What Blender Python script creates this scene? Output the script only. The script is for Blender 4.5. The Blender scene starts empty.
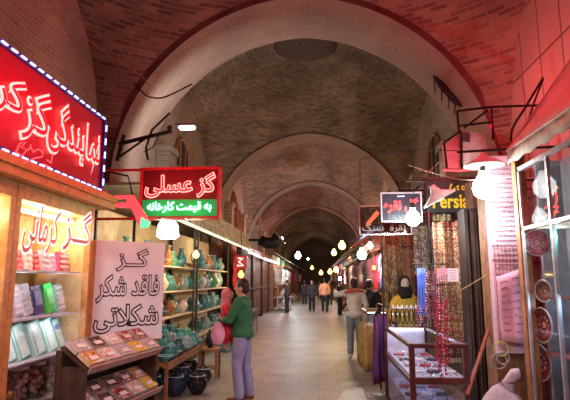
import bpy, bmesh, math, random
from mathutils import Vector, Matrix, Euler
random.seed(7)
PI = math.pi
scn = bpy.context.scene
col = scn.collection

# ------------------------------------------------------------------ camera
FPX = 500.0
TH = math.atan(80/500); PS = math.atan(33/500*math.cos(TH))
CF = Vector((-math.sin(PS)*math.cos(TH), math.cos(PS)*math.cos(TH), math.sin(TH)))
CR = Vector((math.cos(PS), math.sin(PS), 0)); CU = CR.cross(CF)
CC = Vector((0, 0, 1.65))
cd = bpy.data.cameras.new('camera'); cam = bpy.data.objects.new('camera', cd); col.objects.link(cam)
cd.sensor_width = 36; cd.lens = 36*FPX/570; cd.clip_end = 300; cd.clip_start = .05
cam.matrix_world = Matrix.Translation(CC) @ Matrix((CR, CU, -CF)).transposed().to_4x4()
scn.camera = cam
scn.view_settings.view_transform = 'Standard'
try: scn.view_settings.look = 'None'
except Exception: pass
scn.view_settings.gamma = 1; scn.view_settings.exposure = 0.1
scn.view_settings.use_curve_mapping = False

def P(u, v, x=None, y=None, z=None):
    """the place a sight line meets the plane x=, y= or z="""
    d = CF*FPX + CR*(u-285) - CU*(v-200)
    t = (x-CC.x)/d.x if x is not None else (y-CC.y)/d.y if y is not None else (z-CC.z)/d.z
    return CC + d*t

# ------------------------------------------------------------------ tagging
def tag(o, label=None, cat=None, group=None, kind=None):
    if label: o['label'] = label
    if cat: o['category'] = cat
    if group: o['group'] = group
    if kind: o['kind'] = kind
    return o
def thing(name, label, cat, loc=(0, 0, 0), rz=0, group=None, rot=None):
    o = bpy.data.objects.new(name, None); o.empty_display_size = .1
    o.location = loc; o.rotation_euler = rot if rot is not None else (0, 0, rz)
    col.objects.link(o)
    return tag(o, label, cat, group)
def mw(o):
    m = o.matrix_basis.copy()
    while o.parent:
        o = o.parent; m = o.matrix_basis @ m
    return m

# ------------------------------------------------------------------ mesh builder
class MB:
    def __init__(s): s.v = []; s.f = []; s.m = []; s.uv = {}
    def add(s, vs, fs, mi=0, uv=None):
        b = len(s.v); s.v += [Vector(v) for v in vs]
        for k, f in enumerate(fs):
            s.f.append([b+i for i in f]); s.m.append(mi)
            if uv: s.uv[len(s.f)-1] = [uv[i] for i in f]
        return s
    def box(s, c, d, rot=None, mi=0, taper=1):
        x, y, z = d[0]/2, d[1]/2, d[2]/2; vs = []
        for sz in (-1, 1):
            t = taper if sz > 0 else 1
            for sx, sy in ((-1, -1), (1, -1), (1, 1), (-1, 1)): vs.append(Vector((sx*x*t, sy*y*t, sz*z)))
        if rot is not None:
            R = Euler(rot).to_matrix() if not isinstance(rot, Matrix) else rot
            vs = [R @ v for v in vs]
        c = Vector(c)
        return s.add([v+c for v in vs], [(3, 2, 1, 0), (4, 5, 6, 7), (0, 1, 5, 4), (1, 2, 6, 5), (2, 3, 7, 6), (3, 0, 4, 7)], mi)
    def b2(s, a, b, mi=0):
        a, b = Vector(a), Vector(b)
        return s.box((a+b)/2, [abs(q) for q in (b-a)], mi=mi)
    def tube(s, pts, r, n=8, closed=False, mi=0, caps=True):
        pts = [Vector(p) for p in pts]; N = len(pts)
        rs = r if isinstance(r, (list, tuple)) else [r]*N
        base = len(s.v); up = None
        for i, p in enumerate(pts):
            if closed: t = pts[(i+1) % N]-pts[i-1]
            else: t = pts[min(i+1, N-1)]-pts[max(i-1, 0)]
            t = t.normalized() if t.length > 1e-9 else Vector((0, 0, 1))
            if up is None: up = Vector((0, 0, 1)) if abs(t.z) < .9 else Vector((1, 0, 0))
            a = t.cross(up)
            if a.length < 1e-6: a = t.orthogonal()
            a.normalize(); b = t.cross(a).normalized(); up = -b if b.dot(up) < 0 else b
            a = t.cross(up).normalized(); b = up
            for k in range(n):
                an = 2*PI*k/n
                s.v.append(p + (a*math.cos(an)+b*math.sin(an))*rs[i])
        for i in range(N if closed else N-1):
            j = (i+1) % N
            for k in range(n):
                l = (k+1) % n
                s.f.append([base+i*n+k, base+i*n+l, base+j*n+l, base+j*n+k]); s.m.append(mi)
        if not closed and caps:
            s.f.append([base+k for k in range(n)][::-1]); s.m.append(mi)
            s.f.append([base+(N-1)*n+k for k in range(n)]); s.m.append(mi)
        return s
    def lathe(s, prof, c=(0, 0, 0), n=16, R=None, mi=0):
        c = Vector(c); base = len(s.v); N = len(prof)
        for r, z in prof:
            for k in range(n):
                a = 2*PI*k/n; v = Vector((r*math.cos(a), r*math.sin(a), z))
                s.v.append(c + (R @ v if R is not None else v))
        for i in range(N-1):
            for k in range(n):
                l = (k+1) % n
                s.f.append([base+i*n+k, base+i*n+l, base+(i+1)*n+l, base+(i+1)*n+k]); s.m.append(mi)
        if prof[0][0] > 1e-4: s.f.append([base+k for k in range(n)][::-1]); s.m.append(mi)
        if prof[-1][0] > 1e-4: s.f.append([base+(N-1)*n+k for k in range(n)]); s.m.append(mi)
        return s
    def ball(s, c, r, n=12, m=8, mi=0, sc=(1, 1, 1)):
        pr = [(max(1e-5, math.sin(PI*i/m)), -math.cos(PI*i/m)) for i in range(m+1)]
        R = Matrix.Diagonal(Vector(sc))*1.0
        return s.lathe([(a*r, b*r) for a, b in pr], c, n, R, mi)
    def sheet(s, fn, nu, nv, mi=0, th=0.0):
        vs = []; uv = []
        for i in range(nu+1):
            for j in range(nv+1):
                vs.append(fn(i/nu, j/nv)); uv.append((i/nu, j/nv))
        fs = []
        for i in range(nu):
            for j in range(nv):
                a = i*(nv+1)+j; fs.append((a, a+1, a+nv+2, a+nv+1))
        return s.add(vs, fs, mi, uv)
    def build(s, name, mats, parent=None, smooth=False, world=True, thick=0, bevel=0):
        if not isinstance(mats, (list, tuple)): mats = [mats]
        vs = s.v
        if parent is not None and world:
            inv = mw(parent).inverted(); vs = [inv @ v for v in vs]
        me = bpy.data.meshes.new(name)
        me.from_pydata([tuple(v) for v in vs], [], s.f)
        for m in mats: me.materials.append(m)
        for p, mi in zip(me.polygons, s.m): p.material_index = mi
        if s.uv:
            L = me.uv_layers.new(name='UVMap')
            for fi, uvs in s.uv.items():
                for li, q in zip(me.polygons[fi].loop_indices, uvs): L.data[li].uv = q
        bm = bmesh.new(); bm.from_mesh(me)
        if not s.uv: bmesh.ops.recalc_face_normals(bm, faces=bm.faces)
        bm.to_mesh(me); bm.free()
        if smooth:
            for p in me.polygons: p.use_smooth = True
        o = bpy.data.objects.new(name, me); col.objects.link(o)
        if parent is not None: o.parent = parent
        if thick:
            md = o.modifiers.new('thickness', 'SOLIDIFY'); md.thickness = thick; md.offset = 0
        if bevel:
            md = o.modifiers.new('bevel', 'BEVEL'); md.width = bevel; md.segments = 2; md.limit_method = 'ANGLE'
        return o
def copy_tree(o, parent=None):
    c = o.copy(); col.objects.link(c)
    if parent is not None: c.parent = parent
    for ch in list(o.children): copy_tree(ch, c)
    return c

# ------------------------------------------------------------------ materials
def new_mat(name):
    m = bpy.data.materials.new(name); m.use_nodes = True
    nt = m.node_tree; b = nt.nodes['Principled BSDF']
    return m, nt, b
def rgb(c, k=1): return (c[0]*k, c[1]*k, c[2]*k, 1)
_mc = {}
def mat(name, c, rough=.6, metal=0, var=.18, scale=9, spec=.4, bump=0):
    if name in _mc: return _mc[name]
    m, nt, b = new_mat(name); N = nt.nodes; L = nt.links
    b.inputs['Roughness'].default_value = rough; b.inputs['Metallic'].default_value = metal
    b.inputs['Specular IOR Level'].default_value = spec
    tc = N.new('ShaderNodeTexCoord'); no = N.new('ShaderNodeTexNoise'); no.inputs['Scale'].default_value = scale
    no.inputs['Detail'].default_value = 4
    L.new(tc.outputs['Object'], no.inputs['Vector'])
    r = N.new('ShaderNodeValToRGB'); r.color_ramp.elements[0].position = .3; r.color_ramp.elements[1].position = .7
    r.color_ramp.elements[0].color = rgb(c, 1-var); r.color_ramp.elements[1].color = rgb(c, 1+var)
    L.new(no.outputs['Fac'], r.inputs['Fac']); L.new(r.outputs['Color'], b.inputs['Base Color'])
    if bump:
        bp = N.new('ShaderNodeBump'); bp.inputs['Strength'].default_value = bump; bp.inputs['Distance'].default_value = .02
        L.new(no.outputs['Fac'], bp.inputs['Height']); L.new(bp.outputs['Normal'], b.inputs['Normal'])
    _mc[name] = m; return m
def glow(name, c, s, base=None):
    if name in _mc: return _mc[name]
    m, nt, b = new_mat(name)
    b.inputs['Base Color'].default_value = rgb(base or c, .5)
    b.inputs['Emission Color'].default_value = rgb(c); b.inputs['Emission Strength'].default_value = s
    _mc[name] = m; return m
def glass(name='clear glass', tint=(1, 1, 1), refl=.07):
    if name in _mc: return _mc[name]
    m, nt, b = new_mat(name); N = nt.nodes; L = nt.links
    t = N.new('ShaderNodeBsdfTransparent'); t.inputs['Color'].default_value = rgb(tint)
    g = N.new('ShaderNodeBsdfGlossy'); g.inputs['Roughness'].default_value = .04
    x = N.new('ShaderNodeMixShader'); x.inputs['Fac'].default_value = refl
    L.new(t.outputs[0], x.inputs[1]); L.new(g.outputs[0], x.inputs[2])
    L.new(x.outputs[0], N['Material Output'].inputs['Surface'])
    _mc[name] = m; return m
def brick(name, c1, c2, mort, bw=.25, bh=.07, mode='UV', rough=.85, bump=.5, patch=.35, msize=.012, pscale=.6, offs=.5, spec=.3):
    """brick, tile or slab surface; mode gives the plane the courses lie in"""
    m, nt, b = new_mat(name); N = nt.nodes; L = nt.links
    tc = N.new('ShaderNodeTexCoord')
    if mode == 'UV': vec = tc.outputs['UV']
    else:
        sp = N.new('ShaderNodeSeparateXYZ'); cb = N.new('ShaderNodeCombineXYZ'); L.new(tc.outputs['Object'], sp.inputs[0])
        ax = {'x': 0, 'y': 1, 'z': 2}
        L.new(sp.outputs[ax[mode[0]]], cb.inputs[0]); L.new(sp.outputs[ax[mode[1]]], cb.inputs[1]); vec = cb.outputs[0]
    br = N.new('ShaderNodeTexBrick'); L.new(vec, br.inputs['Vector'])
    br.inputs['Scale'].default_value = 1; br.inputs['Brick Width'].default_value = bw; br.inputs['Row Height'].default_value = bh
    br.inputs['Mortar Size'].default_value = msize; br.inputs['Mortar Smooth'].default_value = .3; br.offset = offs
    br.inputs['Color1'].default_value = rgb(c1); br.inputs['Color2'].default_value = rgb(c2); br.inputs['Mortar'].default_value = rgb(mort)
    no = N.new('ShaderNodeTexNoise'); no.inputs['Scale'].default_value = pscale; no.inputs['Detail'].default_value = 6
    L.new(tc.outputs['Object'], no.inputs['Vector'])
    mr = N.new('ShaderNodeMapRange'); mr.inputs['From Min'].default_value = .3; mr.inputs['From Max'].default_value = .7
    mr.inputs['To Min'].default_value = 1-patch; mr.inputs['To Max'].default_value = 1+patch
    L.new(no.outputs['Fac'], mr.inputs['Value'])
    mx = N.new('ShaderNodeVectorMath'); mx.operation = 'SCALE'
    L.new(br.outputs['Color'], mx.inputs[0]); L.new(mr.outputs[0], mx.inputs['Scale'])
    L.new(mx.outputs[0], b.inputs['Base Color'])
    b.inputs['Roughness'].default_value = rough; b.inputs['Specular IOR Level'].default_value = spec
    bp = N.new('ShaderNodeBump'); bp.inputs['Strength'].default_value = bump; bp.inputs['Distance'].default_value = .02; bp.invert = True
    n2 = N.new('ShaderNodeTexNoise'); n2.inputs['Scale'].default_value = 14; L.new(tc.outputs['Object'], n2.inputs['Vector'])
    ad = N.new('ShaderNodeMath'); ad.operation = 'SUBTRACT'
    L.new(br.outputs['Fac'], ad.inputs[0]); L.new(n2.outputs['Fac'], ad.inputs[1])
    L.new(ad.outputs[0], bp.inputs['Height']); L.new(bp.outputs['Normal'], b.inputs['Normal'])
    return m
def pattern(name, cols, su=8, sv=20, rough=.9, stripes=.5):
    """woven or printed cells of mixed colours on UV"""
    if name in _mc: return _mc[name]
    m, nt, b = new_mat(name); N = nt.nodes; L = nt.links
    tc = N.new('ShaderNodeTexCoord')
    mp = N.new('ShaderNodeVectorMath'); mp.operation = 'MULTIPLY'; mp.inputs[1].default_value = (su, sv, 1)
    L.new(tc.outputs['UV'], mp.inputs[0])
    fl = N.new('ShaderNodeVectorMath'); fl.operation = 'FLOOR'; L.new(mp.outputs[0], fl.inputs[0])
    wn = N.new('ShaderNodeTexWhiteNoise'); wn.noise_dimensions = '2D'; L.new(fl.outputs[0], wn.inputs['Vector'])
    sp = N.new('ShaderNodeSeparateXYZ'); L.new(fl.outputs[0], sp.inputs[0])
    w2 = N.new('ShaderNodeTexWhiteNoise'); w2.noise_dimensions = '1D'; L.new(sp.outputs[1], w2.inputs['W'])
    mi = N.new('ShaderNodeMix'); mi.inputs[0].default_value = stripes
    L.new(wn.outputs['Value'], mi.inputs[2]); L.new(w2.outputs['Value'], mi.inputs[3])
    r = N.new('ShaderNodeValToRGB'); r.color_ramp.interpolation = 'CONSTANT'
    el = r.color_ramp.elements
    while len(el) < len(cols): el.new(.5)
    for i, c in enumerate(cols): el[i].position = .15+.7*i/len(cols) if i else 0; el[i].color = rgb(c)
    L.new(mi.outputs[0], r.inputs['Fac']); L.new(r.outputs['Color'], b.inputs['Base Color'])
    b.inputs['Roughness'].default_value = rough
    _mc[name] = m; return m

BR = brick('vault brick', (.28, .195, .14), (.105, .07, .055), (.25, .19, .145), .29, .085, 'UV', patch=.5, bump=.9, msize=.016)
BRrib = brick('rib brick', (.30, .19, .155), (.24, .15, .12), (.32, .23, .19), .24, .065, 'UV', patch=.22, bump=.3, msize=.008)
BRw = brick('wall brick', (.36, .27, .19), (.27, .19, .14), (.40, .33, .27), .24, .07, 'yz', patch=.3)
BRf = brick('pier brick', (.38, .28, .2), (.28, .2, .15), (.42, .35, .28), .24, .07, 'xz', patch=.3)
CLAD = brick('stone cladding', (.42, .33, .29), (.37, .28, .25), (.14, .09, .08), .62, .95, 'yz', patch=.12, bump=.3, msize=.018, offs=0)
BRdk = brick('dimmed rib brick', (.22, .15, .11), (.16, .11, .08), (.22, .17, .13), .24, .065, 'UV', patch=.3, bump=.4, msize=.008)  # rib brick darkened for the far arches, their dimness put in the colour
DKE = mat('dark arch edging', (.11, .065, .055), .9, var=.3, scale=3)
FLO = brick('paving', (.33, .305, .28), (.27, .25, .235), (.15, .135, .12), .62, .42, 'xy', rough=.5, bump=.15, patch=.25, msize=.008, pscale=1.4, spec=.5)
WOOD = mat('orange varnished wood', (.55, .25, .08), .4, var=.25, scale=14)
WOODD = mat('dark wood', (.07, .035, .025), .5, var=.4, scale=12)
WOODB = mat('brown timber', (.32, .15, .07), .55, var=.35, scale=10)
RED = mat('red painted metal', (.55, .03, .04), .45)
IRON = mat('black iron', (.03, .028, .03), .5, .6)
STEEL = mat('grey steel', (.45, .45, .47), .3, .8)
WHITE = mat('white enamel', (.82, .82, .82), .35, var=.03)
CREAM = mat('cream board', (.75, .66, .5), .6, var=.08)
CABLE = mat('black rubber cable', (.02, .02, .022), .6)
GL = glass()

# ------------------------------------------------------------------ the vaulted street
CX = -.28; A = 3.42; B = 3.7; ZS = 3.3; SC = 3.28/A; RR = math.sqrt(A*A+B*B); OC = .74
XL, XR = CX-A, CX+A
def ridge(x, y):
    return .16*max(0, 1-abs(x)/A)*min(1, abs(y)/B)**4
def vault(yc, idx):
    mb = MB(); ca = math.atan2(B, A); angs = []
    for q in range(4):
        segs = [(-ca, ca), (ca, PI-ca), (PI-ca, PI+ca), (PI+ca, 2*PI-ca)][q]
        for k in range(26): angs.append(segs[0]+(segs[1]-segs[0])*k/26)
    NR = 22; vs = []; uv = []
    def pt(a, t):
        c, s_ = math.cos(a), math.sin(a)
        rm = min(A/abs(c) if abs(c) > 1e-6 else 1e9, B/abs(s_) if abs(s_) > 1e-6 else 1e9)
        r = OC+t*(rm-OC); x, y = r*c, r*s_
        z = ZS+SC*math.sqrt(max(0, RR*RR-x*x-y*y))+ridge(x, y)
        return (CX+x, yc+y, z), (a*4.2, math.asin(min(1, r/RR))*RR)
    n = len(angs)
    for a_i in range(n+1):
        a = angs[a_i] if a_i < n else angs[0]+2*PI
        for i in range(NR+1):
            t = 1-(1-i/NR)**1.6
            p, q = pt(a, t); vs.append(p); uv.append(q)
    fs = []
    for a_i in range(n):
        for i in range(NR):
            b = a_i*(NR+1)+i; fs.append((b, b+1, b+NR+2, b+NR+1))
    mb.add(vs, fs, 0, uv)
    o = mb.build('ceiling', BR, smooth=True, thick=0)
    tag(o, 'brick sail vault over the bazaar street', kind='structure')
    # round roof opening: raised collar, added cap coloured for the dark of night
    zt = ZS+SC*math.sqrt(RR*RR-OC*OC)
    c = MB(); prof = [(OC+.02, zt-.06), (OC+.14, zt-.03), (OC+.14, zt+.02), (OC, zt+.03), (OC, zt+.8), (OC-.25, zt+1.1), (.01, zt+1.25)]
    c.lathe(prof, (CX, yc, 0), 40)
    o = c.build('trim_1', mat('night dark collar', (.09, .06, .05), .9), smooth=True); tag(o, 'dark round roof opening', kind='structure')
def rib(y0, y1, ri=.15, rm=None):
    mb = MB(); n = 56
    def prof(off, k):
        if k == 0: return (CX-A+off, 0)
        if k == n+2: return (CX+A-off, 0)
        a = PI-PI*(k-1)/n
        hw = A-off
        x = hw*math.cos(a); z = ZS+SC*(A-off*.8)*math.sin(a)+ridge(x, B)
        return (CX+x, z)
    K = n+3; vs = []; uv = []
    s = 0; last = None
    for k in range(K):
        i = prof(ri, k); o = prof(-.25, k)
        if last: s += math.hypot(i[0]-last[0], i[1]-last[1])
        last = i
        for (x, z), y in ((i, y0), (i, y1), (o, y0), (o, y1)):
            vs.append((x, y, z)); uv.append((s, y if (x, z) == i else y+.4*(1 if y == y1 else -1)))
    fs = []
    for k in range(K-1):
        a, b = 4*k, 4*(k+1)
        fs += [(a, a+1, b+1, b), (a+2, a, b, b+2), (a+1, a+3, b+3, b+1)]
    mb.add(vs, fs, 0, uv)
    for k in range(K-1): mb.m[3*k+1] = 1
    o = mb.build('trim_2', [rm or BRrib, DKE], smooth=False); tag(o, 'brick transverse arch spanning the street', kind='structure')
for k in range(-1, 8):
    vault(4.5+8.6*k, k)
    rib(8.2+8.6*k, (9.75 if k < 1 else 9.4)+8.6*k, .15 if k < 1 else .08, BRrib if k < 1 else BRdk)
YE = 78.2
f = MB(); f.b2((XL-.4, -8, -.1), (XR+.4, YE, 0)); tag(f.build('floor', FLO), 'worn stone paved street floor', kind='structure')
w = MB(); w.b2((XL-.25, -8, 0), (XL, YE, 7.6)); tag(w.build('wall_left', BRw), 'brick wall along the left side', kind='structure')
w = MB(); w.b2((XR, 8.2, 0), (XR+.25, YE, 7.6)); tag(w.build('wall_right', BRw), 'brick wall along the right side', kind='structure')
w = MB(); w.b2((XR, -8, 0), (XR+.25, 8.2, 7.6)); tag(w.build('wall_right', CLAD), 'wall clad with large stone panels', kind='structure')
w = MB(); w.b2((XL, YE, 0), (XR, YE+.2, 7.6)); tag(w.build('wall_back', BRf), 'brick wall closing the far end', kind='structure')
# pilasters, and upper openings whose dark depth is painted as flat faces
for k in range(0, 4):
    yc = 4.5+8.6*k
    for sx, X in ((1, XL), (-1, XR)):
        for dy in (-1.75, 1.75):
            if k == 0: continue
            m_ = MB(); m_.b2((X, yc+dy-.28, 0), (X+sx*.28, yc+dy+.28, 4.6)); m_.b2((X, yc+dy-.34, 4.6), (X+sx*.34, yc+dy+.34, 4.75))
            tag(m_.build('trim_3', BRw), 'brick pilaster on the side wall', kind='structure')
        if k:
            m_ = MB(); pts = []
            hw, zb, zs = .75, 3.4, 4.6
            pts = [(-hw, zb), (hw, zb), (hw, zs)]+[(hw*math.cos(a), zs+hw*1.15*math.sin(a)) for a in [PI*i/12 for i in range(1, 12)]]+[(-hw, zs)]
            xo = X+sx*.012
            m_.add([(xo, yc+a, b) for a, b in pts], [tuple(range(len(pts)))])
            ring = [(X+sx*.05, yc+a, b) for a, b in pts]
            wn = m_.build('window_1', mat('painted recess dark', (.05, .035, .03), .8)); tag(wn, 'dark arched opening high on the side wall', kind='structure')
            fr = MB(); fr.tube(ring, .05, 6, closed=True)
            for q in (-.25, .25): fr.tube([(X+sx*.05, yc+q, zb), (X+sx*.05, yc+q, zs+.75)], .02, 6)
            fr.tube([(X+sx*.05, yc-hw, zs), (X+sx*.05, yc+hw, zs)], .02, 6)
            fr.build('window_frame', WOODB, wn)

# ------------------------------------------------------------------ writing
FORMS = {'ا': (0xFE8D, 0xFE8E), 'ب': (0xFE8F, 0xFE90, 0xFE91, 0xFE92), 'پ': (0xFB56, 0xFB57, 0xFB58, 0xFB59), 'ت': (0xFE95, 0xFE96, 0xFE97, 0xFE98),
         'خ': (0xFEA5, 0xFEA6, 0xFEA7, 0xFEA8), 'د': (0xFEA9, 0xFEAA), 'ر': (0xFEAD, 0xFEAE), 'ز': (0xFEAF, 0xFEB0), 'س': (0xFEB1, 0xFEB2, 0xFEB3, 0xFEB4),
         'ش': (0xFEB5, 0xFEB6, 0xFEB7, 0xFEB8), 'ع': (0xFEC9, 0xFECA, 0xFECB, 0xFECC), 'ف': (0xFED1, 0xFED2, 0xFED3, 0xFED4), 'ق': (0xFED5, 0xFED6, 0xFED7, 0xFED8),
         'ک': (0xFB8E, 0xFB8F, 0xFB90, 0xFB91), 'گ': (0xFB92, 0xFB93, 0xFB94, 0xFB95), 'ل': (0xFEDD, 0xFEDE, 0xFEDF, 0xFEE0), 'م': (0xFEE1, 0xFEE2, 0xFEE3, 0xFEE4),
         'ن': (0xFEE5, 0xFEE6, 0xFEE7, 0xFEE8), 'ه': (0xFEE9, 0xFEEA, 0xFEEB, 0xFEEC), 'ی': (0xFBFC, 0xFBFD, 0xFBFE, 0xFBFF), 'ـ': (0x640,)*4, 'ص': (0xFEB9, 0xFEBA, 0xFEBB, 0xFEBC)}
def shape(t):
    t = t.replace('لا', '\u0001'); out = []
    F = dict(FORMS); F['\u0001'] = (0xFEFB, 0xFEFC)
    for i, c in enumerate(t):
        if c not in F: out.append(c); continue
        pj = i > 0 and t[i-1] in F and len(F[t[i-1]]) == 4
        nj = i+1 < len(t) and t[i+1] in F and len(F[c]) == 4
        fm = F[c]; k = 3 if pj and nj else 1 if pj else 2 if nj else 0
        out.append(chr(fm[k]))
    return ''.join(reversed(out))
def text_mesh(s, offset=0, extrude=.01, latin=False, outline=0):
    c = bpy.data.curves.new('t', 'FONT'); c.body = s if latin else shape(s)
    c.offset = offset; c.extrude = extrude; c.resolution_u = 3
    if outline:
        c.fill_mode = 'NONE'; c.bevel_depth = outline; c.bevel_resolution = 1; c.extrude = 0
    o = bpy.data.objects.new('t', c); col.objects.link(o); bpy.context.view_layer.update()
    dg = bpy.context.evaluated_depsgraph_get(); me = bpy.data.meshes.new_from_object(o.evaluated_get(dg))
    bpy.data.objects.remove(o)
    return me
def place_text(s, name, mt, parent, corner, right, up, wd, ht, ref=None, lift=0.0, **kw):
    """writing fitted into the rectangle corner + right*wd + up*ht; ref keeps several layers of one text in register"""
    if ref is not None and kw.get('offset', 0) > .04:      # rim layer: rounded outline round every letter
        me = text_mesh(s, outline=kw['offset'])
    elif ref is not None: me = text_mesh(s, offset=0, extrude=.004)
    else: me = text_mesh(s, **kw)
    rimk = .25 if ref is not None else 1
    base = text_mesh(s, 0, 0, kw.get('latin', False)) if ref is None else ref
    xs = [v.co.x for v in base.vertices]; ys = [v.co.y for v in base.vertices]
    x0, x1, y0, y1 = min(xs), max(xs), min(ys), max(ys)
    right, up = Vector(right).normalized(), Vector(up).normalized(); nn = right.cross(up)
    sx, sy = wd/(x1-x0), ht/(y1-y0); sz = min(sx, sy)
    inv = mw(parent).inverted()
    for v in me.vertices:
        p = Vector(corner)+right*((v.co.x-x0)*sx)+up*((v.co.y-y0)*sy)+nn*(v.co.z*sz*rimk+lift)
        v.co = inv @ p
    me.materials.clear(); me.materials.append(mt)
    o = bpy.data.objects.new(name, me); col.objects.link(o); o.parent = parent
    if name == 'lettering': _last[0] = o
    if name == 'lettering_fill' and _last[0] is not None and _last[0].parent == parent: o.parent = _last[0]
    return o
_last = [None]

LG = .6
def pt_light(p, c, w, name='lamp_light', r=0.0):
    w = w*LG
    l = bpy.data.lights.new(name, 'POINT'); l.energy = w; l.color = c; l.shadow_soft_size = r
    o = bpy.data.objects.new(name, l); o.location = p; col.objects.link(o); return o
def spot(p, c, w, dirv=(0, 0, -1), ang=2.6, name='lamp_light'):
    l = bpy.data.lights.new(name, 'SPOT'); l.energy = w; l.color = c; l.spot_size = ang; l.spot_blend = .5; l.shadow_soft_size = 0
    o = bpy.data.objects.new(name, l); o.location = p; o.rotation_euler = Vector(dirv).to_track_quat('-Z', 'Y').to_euler(); col.objects.link(o); return o
ORD = ['first', 'second', 'third', 'fourth', 'fifth', 'sixth', 'seventh', 'eighth', 'ninth', 'tenth', 'eleventh', 'twelfth', 'thirteenth', 'fourteenth']
def nth(i, tail):
    tail = tail.replace('the left', 'left').replace('the near end', 'near end').replace('the back', 'back')
    return ('leftmost' if tail == 'left' else 'nearest' if 'near' in tail else 'next to '+tail if len(tail) > 5 else 'at the '+tail) if i == 0 else ORD[i]+' from '+tail
def bulb_glass(name, c, s):
    if any(q in name for q in ('yellow', 'lime', 'far', 'orange', 'amber')): s = 2.6; c = [q**1.6 for q in c]
    if name in _mc: return _mc[name]
    m, nt, b = new_mat(name); N = nt.nodes; L = nt.links
    t = N.new('ShaderNodeBsdfTransparent'); e = N.new('ShaderNodeEmission'); e.inputs['Color'].default_value = rgb(c); e.inputs['Strength'].default_value = s
    a = N.new('ShaderNodeAddShader'); L.new(t.outputs[0], a.inputs[0]); L.new(e.outputs[0], a.inputs[1]); L.new(a.outputs[0], N['Material Output'].inputs['Surface'])
    _mc[name] = m; return m
WARM = (1, .62, .28); COOL = (.82, .92, 1); GREENISH = (.95, 1, .55); WHT = (1, .93, .82)
def bulb(p, c, watts, label, r=.045, top=None, kind='bulb', group=None, key='warm'):
    p = Vector(p); t = thing('light_bulb', label, 'light bulb', (p.x, p.y, p.z), group=group)
    mb = MB(); mb.lathe([(.001, -1.0*r), (r*.5, -.87*r), (r*.87, -.5*r), (r, 0), (r*.9, .48*r), (r*.6, .9*r), (r*.4, 1.2*r), (r*.36, 1.5*r)], p, 14)
    mb.build('glass_bulb', bulb_glass(key+' bulb glass', c, 14), t, smooth=True)
    sk = min(r*.42, .028)
    MB().lathe([(sk*.9, 1.4*r), (sk, 1.5*r), (sk, 1.5*r+2.4*sk), (sk*.4, 1.5*r+2.8*sk)], p, 10).build('socket', IRON, t)
    tp = top if top is not None else p+Vector((0, 0, 1.2))
    mid = (p+Vector(tp))/2
    MB().tube([p+Vector((0, 0, 1.5*r+2.7*sk)), mid+Vector((.01, 0, 0)), tp], .005, 5).build('cord', CABLE, t)
    if watts: pt_light(p, c, watts)
    return t

# =================================================================== LEFT SIDE
XW = -2.6
# --- confectionery cabinet with a glazed wooden front
def cabinet(y0, y1, label):
    t = thing('display_cabinet', label, 'cabinet', (XW, (y0+y1)/2, 0))
    xb = -3.3; pw = .075
    m = MB()
    for y in (y0+pw/2, y1-pw/2):
        for x in (XW-pw/2, xb+pw/2): m.box((x, y, 1.25), (pw, pw, 2.5))
    m.b2((xb, y0+pw, 2.36), (XW, y1-pw, 2.5)); m.b2((XW-.07, y0+pw, .0), (XW, y1-pw, .16))
    m.build('frame', WOOD, t, bevel=.006)
    m = MB(); m.b2((xb-.02, y0, 0), (xb, y1, 2.5)); m.build('back_panel', mat('pale orange wood panel', (.75, .48, .22), .45), t)
    for y in (y0+.01, y1-.03): MB().b2((xb+.04, y, .1), (XW-.08, y+.02, 2.4)).build('side_panel', _mc['pale orange wood panel'], t)
    for zz in (.5, .9, 1.30, 1.74):
        m = MB(); m.b2((xb+.01, y0+pw, zz-.02), (XW-.09, y1-pw, zz)); m.build('shelf', mat('frosted shelf', (.55, .57, .66), .3), t, bevel=.004)
    m = MB(); m.b2((XW-.04, y0+pw, .16), (XW-.034, y1-pw, 2.36)); m.build('glass_pane', GL, t)
    m = MB(); m.tube([(XW-.22, y0+.15, 2.31), (XW-.22, y1-.12, 2.31)], .02, 10); m.build('fluorescent_tube', glow('cabinet tube', (1, .93, .72), 9), t)
    for yy in (y0+.35, (y0+y1)/2, y1-.3): pt_light((XW-.22, yy, 2.22), (1, .85, .55), 11)
    for zz in (1.70, 1.26): 
        for yy in (y0+.4, y1-.4): pt_light((XW-.14, yy, zz-.03), (.9, .95, 1), 2.6)
    return t
cab = cabinet(4.13, 5.66, 'glazed orange wooden sweet cabinet with red lettering on its glass')
cab2 = cabinet(2.55, 4.12, 'glazed wooden sweet cabinet cut by the left edge, left of the lettered one')
# lettering on the glass: گز کرمانی
WOUT = glow('white letter edge', (1, .55, .55), 1.6); WIN = mat('red letter film', (.75, .03, .05), .4)
YV = Vector((0, 1, 0)); ZV = Vector((0, 0, 1))
def wall_text(s, name, uvr, x, parent, back, front, off=.045, right=YV, depth=.012, thin=.0, outl=0):
    (u0, v0, u1, v1) = uvr   # left-bottom and right-top of the writing
    a, b = P(u0, v0, x=x), P(u1, v1, x=x)
    wd = abs(b.y-a.y); ht = abs(b.z-a.z); c = Vector((x, a.y, min(a.z, b.z)))
    ref = text_mesh(s)
    if back is not None: place_text(s, name, back, parent, c, right, ZV, wd, ht, ref=ref, offset=off, extrude=.03)
    if front is not None: place_text(s, name+'_fill', front, parent, c, right, ZV, wd, ht, ref=ref, offset=thin, extrude=.03, lift=depth)
    return c, wd, ht
a = P(62, 250, x=XW+.004); b = P(92, 212, x=XW+.004)
ref = text_mesh('گــز')
place_text('گــز', 'lettering', WOUT, cab, a, YV, ZV, b.y-a.y, b.z-a.z-.02, ref=ref, offset=.045, extrude=.01)
place_text('گــز', 'lettering_fill', WIN, cab, a, YV, ZV, b.y-a.y, b.z-a.z-.02, ref=ref, offset=.0, extrude=.01, lift=.006)
a = P(20, 252, x=XW+.004); b = P(58, 210, x=XW+.004)
ref = text_mesh('کرمانی')
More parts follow.
